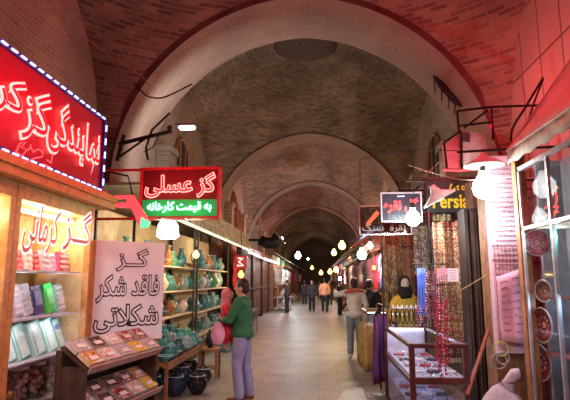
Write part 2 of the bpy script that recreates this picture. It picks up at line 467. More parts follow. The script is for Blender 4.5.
place_text('کرمانی', 'lettering', WOUT, cab, a, YV, Vector((0, .12, 1)), b.y-a.y, b.z-a.z, ref=ref, offset=.045, extrude=.01)
place_text('کرمانی', 'lettering_fill', WIN, cab, a, YV, Vector((0, .12, 1)), b.y-a.y, b.z-a.z, ref=ref, offset=.0, extrude=.01, lift=.006)

# --- goods inside the cabinet
def packet(name, label, cat, y, z, w, h, d, c, lean=.12, tilt=0, x=-2.82, group=None, deco='label', c2=(.9, .9, .9), rz=0):
    if y > 4.2: y = min(y, 5.57-w/2)
    t = thing(name, label, cat, (x, y, z+.004+abs(math.sin(tilt))*w/2), group=group, rot=(tilt, -lean, rz))
    m = MB(); m.box((-d/2-lean*.05, 0, h/2), (d, w, h)); m.build('box', mat('card %.2f %.2f %.2f' % c, c, .35), t, world=False, bevel=.006)
    m = MB()
    if deco == 'label':
        m.box((.002, 0, h*.55), (.004, w*.72, h*.5))
    elif deco == 'rows':
        for k in range(5): m.box((.002, 0, h*(.14+.18*k)), (.006, w*.8, h*.1))
    elif deco == 'border':
        for k in (-1, 1): m.box((.002, k*w*.44, h/2), (.004, w*.06, h*.96))
        for k in (.03, .97): m.box((.002, 0, h*k), (.004, w*.94, h*.03))
    elif deco == 'blobs':
        for k in range(9):
            m.ball((0, w*(-.3+.3*(k % 3)), h*(.2+.28*(k//3))), w*.14, 8, 6, sc=(.4, 1, 1))
    m.build('label_panel' if deco == 'label' else 'decoration', mat('print %.2f %.2f %.2f' % c2, c2, .4), t, world=False)
    return t
names = [('pink', (.75, .15, .25)), ('white', (.85, .8, .82)), ('red', (.7, .05, .1)), ('lilac', (.6, .5, .75)), ('white', (.9, .85, .85)), ('red', (.65, .04, .12)), ('pale pink', (.85, .55, .6)), ('violet', (.45, .38, .65))]
for i, (n_, c_) in enumerate(names):
    y = P(24+i*8.3, 262, x=-2.8).y
    packet('sweet_packet', n_+' sweet packet on the top cabinet shelf, '+nth(i, 'the left'), 'packet', y, 1.74, .12, .19+.02*(i % 2), .07, c_, .15, .12*(-1)**i, deco='blobs', c2=(.95, .75, .8) if i % 2 else (.9, .3, .35), group='packets on the top cabinet shelf')
row = [(27, .14, .30, 'white patterned', (.75, .76, .9), 'rows', (.95, .95, 1)), (37, .15, .31, 'cream patterned', (.85, .86, .84), 'rows', (.6, .62, .75)), (48, .15, .29, 'navy', (.08, .08, .25), 'label', (.3, .3, .55)),
       (60, .15, .31, 'bright green', (.05, .75, .12), 'label', (.25, .9, .35)), (70, .12, .27, 'pale grey', (.75, .72, .8), 'label', (.85, .85, .9)), (80, .15, .30, 'turquoise striped', (.35, .6, .6), 'rows', (.8, .9, .88))]
for i, (u, w_, h_, n_, c_, d_, c2) in enumerate(row):
    y = P(u-4, 300, x=-2.8).y
    packet('sweet_box', n_+' sweet box leaning on the middle cabinet shelf', 'box', y, 1.30, w_+.02, h_, .05, c_, .2, .13, deco=d_, c2=c2, group='boxes on the middle cabinet shelf')
row = [(14, .20, .30, 'pale green edged'), (28, .20, .33, 'green edged white'), (44, .20, .34, 'white'), (56, .20, .34, 'bluish white'), (69, .17, .33, 'white narrow')]
for i, (u, w_, h_, n_) in enumerate(row):
    y = P(u-2, 345, x=-2.8).y
    packet('gift_box', n_+' sweet box on the low cabinet shelf, '+nth(i, 'the left'), 'box', y, .90, w_, h_, .06, (.8, .95, .92), .3, .16, deco='border', c2=(.15, .6, .45), group='white boxes on the low cabinet shelf', x=-2.78)
packet('sweet_box', 'navy blue box at the right end of the low cabinet shelf', 'box', P(76, 345, x=-2.8).y, .90, .16, .33, .05, (.08, .1, .4), .2, .1, deco='label', c2=(.2, .3, .7))
for i in range(7):
    packet('sweet_box', ['yellow', 'white', 'orange', 'cream', 'gold', 'pale blue', 'white'][i]+' box in the cut off cabinet, '+nth(i, 'the left'), 'box', 2.8+(i % 4)*.36, (.9, 1.3)[i//4], .2, .28, .06,
           [(.8, .7, .1), (.9, .9, .85), (.8, .4, .1), (.85, .8, .6), (.7, .5, .1), (.6, .7, .9), (.9, .9, .9)][i], .2, .1, deco='label')
# low jars and a basket of wrapped sweets
def jar(x, y, z, r, h, cfill, label, group=None):
    t = thing('sweet_jar', label, 'jar', (x, y, z), group=group)
    MB().lathe([(r*.95, 0), (r, .02), (r, h*.8), (r*.8, h*.9), (r*.8, h*.96)], (0, 0, 0), 18).build('jar_body', glass('jar plastic', (.92, .92, .95), .12), t, smooth=True, world=False)
    MB().lathe([(r*.85, h*.95), (r*.87, h*.96), (r*.87, h*1.06), (.001, h*1.08)], (0, 0, 0), 18).build('lid', mat('pale lid', (.65, .66, .75), .4), t, world=False)
    m = MB(); rr = random.Random(int(abs(y)*1000+z*77))
    for k in range(40):
        a = rr.random()*6.28; q = math.sqrt(rr.random())*r*.78
        m.ball((q*math.cos(a), q*math.sin(a), .03+rr.random()*h*.68), .026, 6, 4)
    o = m.build('sweets', mat('sweets %.2f %.2f' % (cfill[0], cfill[1]), cfill, .4, var=.5, scale=25), t, world=False)
    o['kind'] = 'stuff'
for i, (y, z, cf, n_) in enumerate([(4.75, .5, (.55, .3, .3), 'pink'), (5.05, .5, (.5, .25, .2), 'brown'), (5.35, .5, (.6, .5, .5), 'pale')]):
    jar(-2.85, y, z, .12, .33, cf, 'clear jar of %s sweets on the bottom cabinet shelf' % n_, 'jars on the bottom cabinet shelf')
t = thing('sweet_basket', 'wicker basket heaped with red and yellow wrapped sweets in the cabinet', 'basket', (-2.85, 4.42, .5))
MB().lathe([(.11, 0), (.15, .03), (.17, .13), (.18, .14), (.16, .14), (.14, .05)], (0, 0, 0), 20).build('basket_body', WOODB, t, world=False)
for nm, c_ in (('red_sweets', (.7, .05, .05)), ('yellow_sweets', (.8, .6, .08)), ('green_sweets', (.1, .5, .12))):
    m = MB()
    for k in range(26):
        a = random.random()*6.28; q = math.sqrt(random.random())*.14
        m.ball((q*math.cos(a), q*math.sin(a), .1+(.16-q)*.6+random.random()*.03), .022, 6, 4)
    m.build(nm, mat(nm, c_, .3), t, world=False)['kind'] = 'stuff'

# --- orange cornice above the cabinets
t = thing('shop_cornice', 'orange wooden cornice above the sweet cabinets, under the large neon sign', 'cornice', (XW, 4.2, 2.5))
m = MB(); m.b2((XW-.75, 2.4, 2.5), (XW+.12, 5.95, 2.58)); m.b2((XW+.04, 2.4, 2.58), (XW+.14, 5.95, 2.66)); m.build('board', WOOD, t, bevel=.006)
m = MB(); m.b2((XW-.7, 2.4, 2.58), (XW+.04, 5.9, 2.72)); m.build('backing', RED, t)

# --- large red neon sign
NX = XW+.12
c00, c10 = P(0, 147, x=NX), P(95, 185, x=NX); c01, c11 = P(0, 38, x=NX), P(106, 125, x=NX)
y0s, y1s = 2.45, c11.y-.02; z0s, z1s = (c00.z+c10.z)/2, (c01.z+c11.z)/2
sg = thing('neon_sign', 'large red neon shop sign with a blue light border', 'sign', (NX, (y0s+y1s)/2, z0s))
PANEL = mat('deep red sign panel', (.30, .008, .03), .45, var=.1)
m = MB(); m.b2((NX-.12, y0s, z0s), (NX-.03, y1s, z1s)); m.build('panel', PANEL, sg)
m = MB()
for (ya, za, yb, zb) in ((y0s, z0s-.04, y1s, z0s), (y0s, z1s, y1s, z1s+.04), (y1s, z0s-.04, y1s+.04, z1s+.04), (y0s-.04, z0s-.04, y0s, z1s+.04)):
    m.b2((NX-.13, ya, za), (NX, yb, zb))
m.build('frame', mat('dark blue trim', (.03, .03, .25), .4), sg)
LED = glow('blue white diodes', (.35, .45, 1), 3.4)
m = MB(); n_ = 23
for k in range(n_):
    y = y0s+(y1s-y0s)*(k+.5)/n_
    for z in (z0s-.02, z1s+.02): m.box((NX+.008, y, z), (.014, .075, .013))
for k in range(5): m.box((NX+.008, y1s+.02, z0s+(z1s-z0s)*(k+.5)/5), (.014, .013, .075))
m.build('diode_strip', LED, sg)['kind'] = 'stuff'
NEON = glow('pale red neon tube', (1, .20, .17), 3.6); NEOF = glow('red sign letter fill', (.9, .0, .02), .8, (.8, .02, .03))
def two(s, u0, v0, u1, v1, x=NX, par=sg, up=ZV, o=.045):
    a, b = P(u0, v0, x=x), P(u1, v1, x=x)
    ref = text_mesh(s); wd, ht = b.y-a.y, abs(b.z-a.z)
    place_text(s, 'lettering', NEON, par, a, YV, up, wd, ht, ref=ref, offset=o, extrude=.02)
    place_text(s, 'lettering_fill', NEOF, par, a, YV, up, wd, ht, ref=ref, offset=o-.062, extrude=.02, lift=.012)
two('نمایندگی', 46, 149, 101, 129)
two('گز', 20, 137, 51, 98)
a = P(30, 129, x=NX); hh = P(30, 88, x=NX).z-a.z
ref = text_mesh('کرمانی'); wd = 1.25
place_text('کرمانی', 'lettering', NEON, sg, Vector((NX, P(31, 100, x=NX).y-.1-wd, a.z)), YV, ZV, wd, hh, ref=ref, offset=.05, extrude=.02)
place_text('کرمانی', 'lettering_fill', NEOF, sg, Vector((NX, P(31, 100, x=NX).y-.1-wd, a.z)), YV, ZV, wd, hh, ref=ref, offset=-.012, extrude=.02, lift=.012)
# thin neon scrawl low on the panel
def scrawl(pts, x): return [P(u, v, x=x)+Vector((.0, 0, 0)) for u, v in pts]
TH_N = glow('thin red neon', (1, .06, .07), 2.2)
m = MB()
for st in ([(16, 152), (20, 143), (26, 142), (21, 147), (27, 150), (22, 156), (16, 152)], [(28, 150), (31, 147), (33, 152), (38, 149), (43, 152), (42, 157), (35, 158), (31, 160), (24, 163)], [(47, 160), (51, 163), (53, 153)], [(30, 145), (31, 145.5)], [(43, 164), (50, 167)]):
    m.tube(scrawl(st, NX+.02), .006, 6)
m.build('thin_lettering', TH_N, sg)
for k in range(7):
    pt_light((NX+.32, y0s+(y1s-y0s)*(k+.5)/7, (z0s+z1s)/2+.05), (1, .02, .05), 11 if k < 5 else 5, 'neon_glow')

# --- slanting candy rack
rk = thing('candy_rack', 'dark two tier sloping rack of boxed candy below the white board', 'rack', (-2.2, 5.0, 0), rz=0)
F1, F2 = P(88, 373, z=.84), P(160, 350, z=.86)
ax = (F2-F1); ax.z = 0; LN = ax.length; ax.normalize(); inn = Vector((-ax.y, ax.x, 0))      # inn points to the wall
def RK(s, d, z): return Vector((F1.x, F1.y, 0))+ax*s+inn*d+Vector((0, 0, z))
RM = Matrix((ax, inn, ZV)).transposed()
TI = .62
def tier(z, d0, dep, nm):
    m = MB(); R = RM @ Euler((TI, 0, 0)).to_matrix()
    m.box(RK(LN/2, d0+dep/2*math.cos(TI), z+dep/2*math.sin(TI)-.02), (LN, dep, .025), R); m.build(nm, WOODD, rk)
    m = MB(); m.box(RK(LN/2, d0-.012, z+.0), (LN, .02, .075), R); m.build('front_lip', mat('pinkish shelf lip', (.38, .24, .22), .5), rk)
tier(.86, 0, .36, 'upper_shelf'); tier(.44, -.02, .36, 'lower_shelf')
m = MB()
for s_ in (.02, LN-.02):
    m = MB(); m.box(RK(s_, .30, .51), (.035, .04, 1.02), RM); m.box(RK(s_, .05, .42), (.035, .04, .84), RM); m.box(RK(s_, .17, .1), (.035, .26, .05), RM); m.box(RK(s_, .17, .5), (.012, .22, .76), RM)
    m.build('end_panel', WOODD, rk)
m = MB(); m.box(RK(LN/2, .33, .51), (LN, .015, 1.02), RM); m.build('back_board', WOODD, rk)
cc = [('pink and white', (.6, .5, .55), (.7, .62, .68)), ('dark brown', (.12, .06, .05), (.3, .15, .12)), ('orange and white', (.75, .36, .08), (.8, .76, .72)), ('red', (.35, .05, .05), (.7, .45, .45)), ('golden', (.8, .55, .08), (.85, .65, .1)), ('white', (.85, .8, .8), (.8, .5, .4)), ('purple', (.35, .2, .4), (.6, .5, .7))]
def candy(s, d, z0, ci, label, grp, sz=(.235, .16)):
    n_, c1, c2 = cc[ci]
    base = RK(s, d*math.cos(TI), z0+d*math.sin(TI)-.004)
    t = thing('candy_box', label, 'candy box', base, group=grp)
    R = RM @ Euler((TI, 0, 0)).to_matrix(); t.rotation_euler = R.to_euler()
    w_, l_ = sz; m = MB()
    m.box((0, 0, .005), (w_, l_, .008))
    for sx in (-1, 1): m.box((sx*(w_/2-.004), 0, .02), (.006, l_, .04)); m.box((0, sx*(l_/2-.004), .02), (w_, .006, .04))
    m.build('tray', mat('tray %s' % n_, [.5*q+.3 for q in c1], .5), t, world=False)
    m = MB(); rr = random.Random(int(s*1000)+ci)
    for i in range(5):
        for j in range(5):
            m.box((w_*(-.36+.18*i)+rr.uniform(-.004, .004), l_*(-.36+.18*j), .024), (w_*.14, l_*.14, .028), (0, 0, rr.uniform(-.5, .5)), mi=(rr.random() < .4)*1)
    m.build('candies', [mat('candy %s' % n_, c1, .35, var=.4, scale=30), mat('candy alt %s' % n_, c2, .35)], t, world=False, bevel=.004)['kind'] = 'stuff'
    m = MB(); m.box((0, -l_*.1, .0425), (w_*.5, l_*.3, .002)); m.build('price_card', mat('pale card', (.85, .8, .82), .5), t, world=False)
nc = int(LN/.25)
k = 0
for row_, d in enumerate((.095, .27)):
    for i in range(nc):
        ci = [[2, 5, 0, 4, 0, 4, 5], [0, 1, 5, 3, 3, 1, 2]][row_][i % 7]
        candy(.14+i*(LN-.28)/(nc-1), d, .875, ci, '%s candy box, upper rack tier, %s row, %s' % (cc[ci][0], ('front', 'back')[row_], nth(i, 'the left')), 'candy boxes on the upper tier'); k += 1
for row_, d in enumerate((.095, .27)):
    for i in range(nc):
        ci = [[0, 1, 3, 5, 4, 1, 4], [2, 1, 1, 3, 2, 4, 4]][row_][i % 7]
        candy(.14+i*(LN-.28)/(nc-1), d, .455, ci, '%s candy box, lower rack tier, %s row, %s' % (cc[ci][0], ('front', 'back')[row_], nth(i, 'the left')), 'candy boxes on the lower tier')
# green crate and a white carton on the floor before the cabinet
t = thing('crate', 'green plastic crate on the floor beside the candy rack', 'crate', P(82, 395, z=.0)+Vector((.0, .02, 0)), rz=.15)
m = MB(); m.box((0, 0, .02), (.5, .36, .03))
for k in range(4):
    m.box((0, -.18, .07+.07*k), (.5, .015, .045)); m.box((0, .18, .07+.07*k), (.5, .015, .045)); m.box((-.25, 0, .07+.07*k), (.015, .36, .045)); m.box((.25, 0, .07+.07*k), (.015, .36, .045))
for sx in (-.25, .25):
    for sy in (-.18, .18): m.box((sx, sy, .16), (.03, .03, .32))
m.build('crate_body', mat('green plastic', (.06, .35, .05), .4), t, world=False)

# --- white hand-lettered board
b0, b1 = P(91, 343, y=5.75), P(162, 335, y=6.25); top0 = P(99, 240, y=5.75); top1 = P(164, 243, y=6.25)
ax2 = Vector((b1.x-b0.x, b1.y-b0.y, 0)); WB = ax2.length; ax2.normalize(); nb = ax2.cross(ZV)
zb, zt_ = min(b0.z, b1.z), (top0.z+top1.z)/2
bd = thing('sign_board', 'white board with three lines of outlined black lettering behind the candy rack', 'sign', (b0.x, b0.y, 0))
bc = Vector((b0.x, b0.y, 0))+ax2*WB/2-nb*.03
R2 = Matrix((ax2, -nb, ZV)).transposed()
m = MB(); m.box(bc+Vector((0, 0, (zb+zt_)/2)), (WB, .03, zt_-zb), R2); m.build('board', mat('matt white board', (.76, .80, .87), .6, var=.03), bd)
m = MB(); m.box(bc-ax2*(WB/2+.035)+Vector((0, 0, zt_/2)), (.06, .06, zt_), R2); m.box(bc+ax2*(WB/2-.06)+nb*-.05+Vector((0, 0, zb/2+.3)), (.05, .05, zb+.6), R2); m.build('post', WOOD, bd)
LB = mat('black lettering ink', (.02, .02, .03), .6); LW = mat('white lettering fill', (.76, .80, .87), .6, var=.03)
for s, fx0, fx1, fz0, fz1 in (('گــز', .30, .74, .70, .92), ('فاقد شکر', .04, .93, .39, .65), ('شکلاتی', .03, .93, .09, .35)):
    o0 = Vector((b0.x, b0.y, zb))+ax2*WB*fx0+ZV*(zt_-zb)*fz0-nb*.013
    ref = text_mesh(s); wd = WB*(fx1-fx0); ht = (zt_-zb)*(fz1-fz0)
    place_text(s, 'lettering', LB, bd, o0, ax2, ZV, wd, ht, ref=ref, offset=.055, extrude=.008)
    place_text(s, 'lettering_fill', LW, bd, o0, ax2, ZV, wd, ht, ref=ref, offset=.0, extrude=.008, lift=.007)

# --- hanging gaz sign, red above green
q0, q1 = P(141, 217, y=6.4), P(218, 169, y=6.4)
gs = thing('neon_sign', 'red and green neon sign jutting over the street from a bracket', 'sign', (q0.x, 6.4, q0.z))
gw, gh = q1.x-q0.x, q1.z-q0.z; gz = q0.z
m = MB(); m.b2((q0.x, 6.42, gz), (q1.x, 6.52, gz+gh)); m.build('panel', mat('dark sign panel', (.12, .01, .015), .5), gs)
m = MB(); gf = .03
m.b2((q0.x-gf, 6.38, gz-gf), (q1.x+gf, 6.54, gz)); m.b2((q0.x-gf, 6.38, gz+gh), (q1.x+gf, 6.54, gz+gh+gf)); m.b2((q0.x-gf, 6.38, gz), (q0.x, 6.54, gz+gh)); m.b2((q1.x, 6.38, gz), (q1.x+gf, 6.54, gz+gh))
m.build('frame', RED, gs)
m = MB()
for z in (gz-.015, gz+gh+.015): m.tube([(q0.x-.02, 6.46, z), (XL, 6.46, z+.0)], .02, 6)
m.build('bracket', RED, gs)
XV = Vector((1, 0, 0))
ref = text_mesh('گز عسلی')
o0 = Vector((q0.x+gw*.04, 6.405, gz+gh*.42))
place_text('گز عسلی', 'lettering', NEON, gs, o0, XV, ZV, gw*.92, gh*.5, ref=ref, offset=.045, extrude=.02)
place_text('گز عسلی', 'lettering_fill', NEOF, gs, o0, XV, ZV, gw*.92, gh*.5, ref=ref, offset=-.01, extrude=.02, lift=.01)
GRN = glow('green neon', (.25, 1, .5), 4.5)
m = MB(); m.b2((q0.x+.01, 6.405, gz+.01), (q1.x-.01, 6.419, gz+gh*.36)); m.build('green_panel', glow('lit green panel', (.0, .42, .10), .45), gs)
place_text('به قیمت کارخانه', 'green_lettering', GRN, gs, Vector((q0.x+gw*.08, 6.395, gz+gh*.09)), XV, ZV, gw*.84, gh*.22, offset=.03, extrude=.02)
for k in (.25, .5, .75): pt_light((q0.x+gw*k, 6.2, gz+gh*.65), (1, .04, .05), 3, 'neon_glow')
for k in (.3, .7): pt_light((q0.x+gw*k, 6.2, gz+gh*.12), (.05, 1, .25), 2.2, 'neon_glow')
# arrow shaped lamp
t = thing('arrow_sign', 'pink arrow shaped sign with a green tip left of the red and green neon', 'sign', P(130, 205, y=6.3))
pts = [(114, 195), (133, 195), (136, 200), (150, 222), (147, 226), (139, 226), (131, 208), (115, 207), (115, 203), (127, 202), (125, 198), (118, 199)]
m = MB(); fr_ = [P(u, v, y=6.3) for u, v in pts]; bk_ = [p+Vector((0, .05, 0)) for p in fr_]; n_ = len(pts)
m.add(fr_+bk_, [tuple(range(n_)), tuple(range(2*n_-1, n_-1, -1))]+[(i, (i+1) % n_, (i+1) % n_+n_, i+n_) for i in range(n_)])
m.build('arrow_body', glow('lit pink arrow', (1, .10, .13), .75), t)
m = MB(); pts = [(141, 217), (150, 222), (148, 227), (140, 228)]
fr_ = [P(u, v, y=6.28) for u, v in pts]; bk_ = [p+Vector((0, .02, 0)) for p in fr_]
m.add(fr_+bk_, [(0, 1, 2, 3), (7, 6, 5, 4), (0, 1, 5, 4), (1, 2, 6, 5), (2, 3, 7, 6), (3, 0, 4, 7)]); m.build('green_tip', glow('lit green tip', (.1, 1, .4), 1.2), t)
MB().tube([P(133, 197, y=6.34), P(128, 176, y=6.46), (XL, 6.46, 3.3)], .012, 6).build('bracket_arm', IRON, t)

# --- white lamp shade under it
lp = P(168, 228, y=7.4)
t = thing('pendant_lamp', 'glowing white pendant lamp below the red and green neon sign', 'lamp', lp)
sh = bulb_glass('white lamp diffuser', (1, .97, .9), 1.6)
MB().lathe([(.001, -.17), (.12, -.165), (.17, -.12), (.15, .04), (.09, .15), (.03, .17)], lp, 20).build('shade', glow('white diffuser', (1, .96, .86), 3.0, (.9, .9, .9)), t, smooth=True)
MB().tube([lp+Vector((0, 0, .17)), lp+Vector((.0, .0, .9))], .007, 6).build('cord', CABLE, t)
for q in ((.3, 0, -.1), (0, -.3, -.15)): pt_light(lp+Vector(q), (1, .92, .78), 15)

# --- steel street lamp on a bracket
tp = P(187, 127, y=8.0)
t = thing('bracket_lamp', 'white street lamp on a dark iron bracket arm by the first arch', 'lamp', P(118, 160, y=8.05))
br = lambda u, v: P(u, v, y=8.02)
m = MB(); m.tube([br(117, 161), br(124, 135)], .035, 8); m.tube([br(119, 144), br(172, 131)], .035, 8); m.tube([br(118, 158), br(146, 138)], .02, 6); m.tube([br(148, 160), br(146, 148), br(152, 130), br(170, 113)], .02, 6)
m.tube([br(160, 134), br(153, 147), br(144, 152)], .01, 5); m.ball(br(170, 128), .05, 10, 6)
m.build('arm', IRON, t)
MB().box(br(186, 125.6), (.36, .16, .05)).build('lamp_head', STEEL, t, bevel=.02)
MB().box(br(187, 128), (.25, .12, .04)).build('diffuser', glow('white lamp panel', (.9, 1, .97), 12), t, bevel=.015)
spot(br(188, 131)+Vector((0, .05, -.03)), (.95, 1, .92), 300*LG, (.15, 1, -.05), 2.85)
# =================================================================== POTTERY SHOP (left, y 6.6 to 16)
def shelf_unit(y0, y1, xf, xb, zs_, label, rails=True):
    t = thing('shelf_unit', label, 'shelf', ((xf+xb)/2, (y0+y1)/2, 0))
    for y in (y0, y1):
        for x in (xf, xb): MB().box((x, y, 1.35), (.04, .04, 2.7)).build('upright', mat('dark shelf post', (.06, .05, .045), .5), t)
    for z in zs_:
        m = MB(); m.b2((xb, y0, z-.025), (xf, y1, z)); m.build('shelf', CREAM, t, bevel=.004)
    MB().b2((xb-.02, y0, 0), (xb, y1, 2.7)).build('back_panel', mat('warm plaster back', (.62, .5, .3), .8, bump=.2), t)
    return t
su1 = shelf_unit(7.0, 10.55, -2.62, -3.2, (1.0, 1.45, 1.9), 'tall pottery shelving nearest the white board')
su2 = shelf_unit(10.85, 14.6, -2.62, -3.2, (.45, .95, 1.45, 1.9), 'tall pottery shelving beyond the dark post')
TQ = [('turquoise', (.05, .30, .31)), ('teal', (.02, .16, .19)), ('pale blue', (.25, .42, .48)), ('blue', (.03, .12, .4)), ('green', (.08, .35, .2)), ('brown', (.3, .14, .06)), ('white', (.7, .7, .66))]
def glaze(ci):
    n_, c = TQ[ci]
    if 'glaze '+n_ in _mc: return _mc['glaze '+n_]
    m, nt, b = new_mat('glaze '+n_); N = nt.nodes; L = nt.links
    tc = N.new('ShaderNodeTexCoord'); vo = N.new('ShaderNodeTexVoronoi'); vo.inputs['Scale'].default_value = 26
    L.new(tc.outputs['Object'], vo.inputs['Vector'])
    r = N.new('ShaderNodeValToRGB'); r.color_ramp.elements[0].color = rgb([min(1, q*1.9+.12) for q in c]); r.color_ramp.elements[1].color = rgb(c)
    r.color_ramp.elements[0].position = .15; r.color_ramp.elements[1].position = .35
    L.new(vo.outputs['Distance'], r.inputs['Fac']); L.new(r.outputs['Color'], b.inputs['Base Color'])
    b.inputs['Roughness'].default_value = .15
    _mc['glaze '+n_] = m; return m
RIMM = mat('pale glaze rim', (.5, .6, .6), .25)
PROF = {'bowl': [(.045, 0), (.05, .01), (.04, .02), (.09, .05), (.125, .1), (.12, .1), (.085, .055), (.001, .03)],
        'jug': [(.05, 0), (.055, .01), (.1, .08), (.105, .13), (.06, .2), (.045, .24), (.06, .28), (.052, .28), (.038, .24), (.03, .2)],
        'vase': [(.045, 0), (.05, .01), (.085, .1), (.09, .16), (.05, .24), (.03, .3), (.05, .34), (.044, .34), (.02, .3)],
        'pot': [(.06, 0), (.07, .01), (.125, .09), (.13, .14), (.09, .2), (.095, .22), (.085, .22), (.08, .2), (.06, .19)]}
def protos(kind, ci):
    t = thing(kind, 'x', kind, (0, 0, 0))
    MB().lathe(PROF[kind], (0, 0, 0), 18).build('vessel_body', glaze(ci), t, smooth=True, world=False)
    r_, z_ = max(PROF[kind], key=lambda q: q[1])
    m = MB(); m.tube([((r_-.004)*math.cos(a), (r_-.004)*math.sin(a), z_) for a in [PI*i/9 for i in range(18)]], .006, 6, closed=True)
    m.build('rim', RIMM, t, world=False)
    if kind == 'jug':
        MB().tube([(.05, 0, .26), (.11, 0, .25), (.13, 0, .19), (.1, 0, .12)], .01, 6).build('handle', glaze(ci), t, smooth=True, world=False)
    if kind == 'pot':
        m = MB(); m.lathe([(.092, .222), (.06, .245), (.015, .255), (.022, .275), (.001, .285)], (0, 0, 0), 16); m.build('lid', glaze(ci), t, smooth=True, world=False)
    return t
PR = {}
def vessel(kind, ci, loc, s, label, group):
    if (kind, ci) not in PR:
        t = PR[(kind, ci)] = protos(kind, ci)
    else: t = copy_tree(PR[(kind, ci)])
    t.location = loc; t.scale = (s, s, s); t.rotation_euler = (0, 0, random.random()*6)
    tag(t, label, kind, group); return t
rr = random.Random(3)
def row_of(unit, z, y0, y1, n, kinds, cis, s, where, x=-2.82):
    for i in range(n):
        k = kinds[i % len(kinds)]; ci = cis[(i*5+n) % len(cis)]
        vessel(k, ci, (x+rr.uniform(-.04, .04), y0+(y1-y0)*(i+.5)/n, z+.001), s*rr.uniform(.9, 1.1), '%s %s on %s, %s' % (TQ[ci][0], k, where, nth(i, 'the near end')), 'pottery on the '+where)
row_of(su1, 1.9, 7.1, 10.4, 10, ['vase', 'jug', 'bowl'], [5, 0, 6, 4, 2, 5, 1], 1.12, 'top shelf of the near unit')
row_of(su1, 1.45, 7.1, 10.4, 11, ['jug', 'pot', 'bowl'], [6, 2, 5, 4, 0, 6], 1.08, 'middle shelf of the near unit')
row_of(su1, 1.0, 7.1, 10.4, 11, ['bowl', 'pot', 'vase'], [0, 6, 2, 4, 5, 1], 1.08, 'low shelf of the near unit')
row_of(su2, 1.9, 11, 14.5, 8, ['bowl', 'jug', 'vase'], [5, 0, 3, 2], 1.3, 'top shelf of the far unit')
row_of(su2, 1.45, 11, 14.5, 8, ['jug', 'vase', 'pot'], [0, 4, 6, 2], 1.3, 'third shelf of the far unit')
row_of(su2, .95, 11, 14.5, 8, ['pot', 'bowl', 'jug'], [0, 2, 1, 0], 1.3, 'second shelf of the far unit')
row_of(su2, .45, 11, 14.5, 8, ['bowl', 'pot'], [0, 1, 2], 1.3, 'bottom shelf of the far unit')
# low slanting wooden stalls in front of the shelving
def stall(y0, y1, xf, zf, xb, zb, label):
    t = thing('display_stall', label, 'stall', ((xf+xb)/2, (y0+y1)/2, 0))
    a = math.atan2(zb-zf, xf-xb); m = MB(); ln = math.hypot(xf-xb, zb-zf)
    m.box(((xf+xb)/2, (y0+y1)/2, (zf+zb)/2-.02), (ln, y1-y0, .03), (0, a, 0)); m.box((xf+.01, (y0+y1)/2, zf+.01), (.03, y1-y0, .09))
    m.build('tray', WOODB, t)
    for y in (y0+.05, y1-.05):
        for x, z in ((xf-.03, zf-.03), (xb+.03, zb-.03)):
            MB().b2((x-.02, y-.02, 0), (x+.02, y+.02, z)).build('leg', WOODB, t)
    return lambda y, f: Vector((xf+(xb-xf)*f, y, zf+(zb-zf)*f+.012))
at1 = stall(6.85, 8.95, -2.02, .50, -2.56, .72, 'brown slanting stall heaped with turquoise bowls')
n = 0
for j, f in enumerate((.15, .5, .85)):
    for i in range(9):
        ci = [0, 2, 1, 0, 4, 0, 2][(i*3+j) % 7]
        vessel(['bowl', 'pot', 'bowl', 'jug'][(i+j) % 4], ci, at1(6.98+i*.228, f), .85, '%s %s in the slanting stall, %s row, %s' % (TQ[ci][0], ['bowl', 'pot', 'bowl', 'jug'][(i+j) % 4], ('front', 'middle', 'back')[j], ORD[i]+' from near'), 'pottery on the slanting stall')
# dark blue pots on the floor
DK = TQ.index(('blue', (.03, .12, .4)))
k = 0
TQ.append(('dark blue', (.012, .03, .09))); TQ.append(('black', (.015, .015, .02))); TQ.append(('dark teal', (.01, .07, .09)))
for (u, v, ci, s) in [(153, 394, 7, 1.15), (175, 396, 7, 1.25), (197, 394, 8, 1.2), (162, 383, 9, 1.15), (182, 384, 7, 1.25), (203, 384, 8, 1.1), (172, 374, 7, 1.15), (190, 374, 8, 1.15)]:
    p = P(u, v, z=0); p.x = max(p.x, -2.5); k += 1
    vessel('pot', ci, (p.x, p.y, 0), s, '%s lidded pot in the floor heap, %s row, %s from left' % (TQ[ci][0], ('front', 'middle', 'back')[(k-1)//3], ORD[(k-1) % 3]), 'dark pots on the floor')
for i, (u, v) in enumerate([(226, 352), (232, 345), (222, 341)]):
    p = P(u, v, z=0); vessel('pot', [0, 1, 0][i], (p.x, p.y, 0), 1.6, ['large turquoise pot on the floor left of the person in green', 'large teal pot on the floor behind the turquoise one', 'large turquoise pot on the floor beneath the far shelving'][i], 'large pots by the far shelving')
# small brown side table
def small_table(loc, w_, d_, h_, label, cat='table', name='side_table', mt=WOODB, shelf=True):
    t = thing(name, label, cat, loc)
    m = MB(); m.box((0, 0, h_-.02), (w_, d_, .04)); m.build('tabletop', mt, t, world=False, bevel=.005)
    for sx in (-1, 1):
        for sy in (-1, 1): MB().box((sx*(w_/2-.03), sy*(d_/2-.03), h_/2-.02), (.04, .04, h_-.04)).build('leg', mt, t, world=False)
    if shelf: MB().box((0, 0, h_*.35), (w_-.04, d_-.04, .025)).build('shelf', mt, t, world=False)
    return t
p = P(208, 379, z=0); small_table((p.x, p.y+.1, 0), .34, .34, .5, 'small brown wooden table beside the dark pots')
vessel('vase', 8, (p.x, p.y+.1, .501), .9, 'dark vase standing on the small brown table', 'dark pots on the floor')
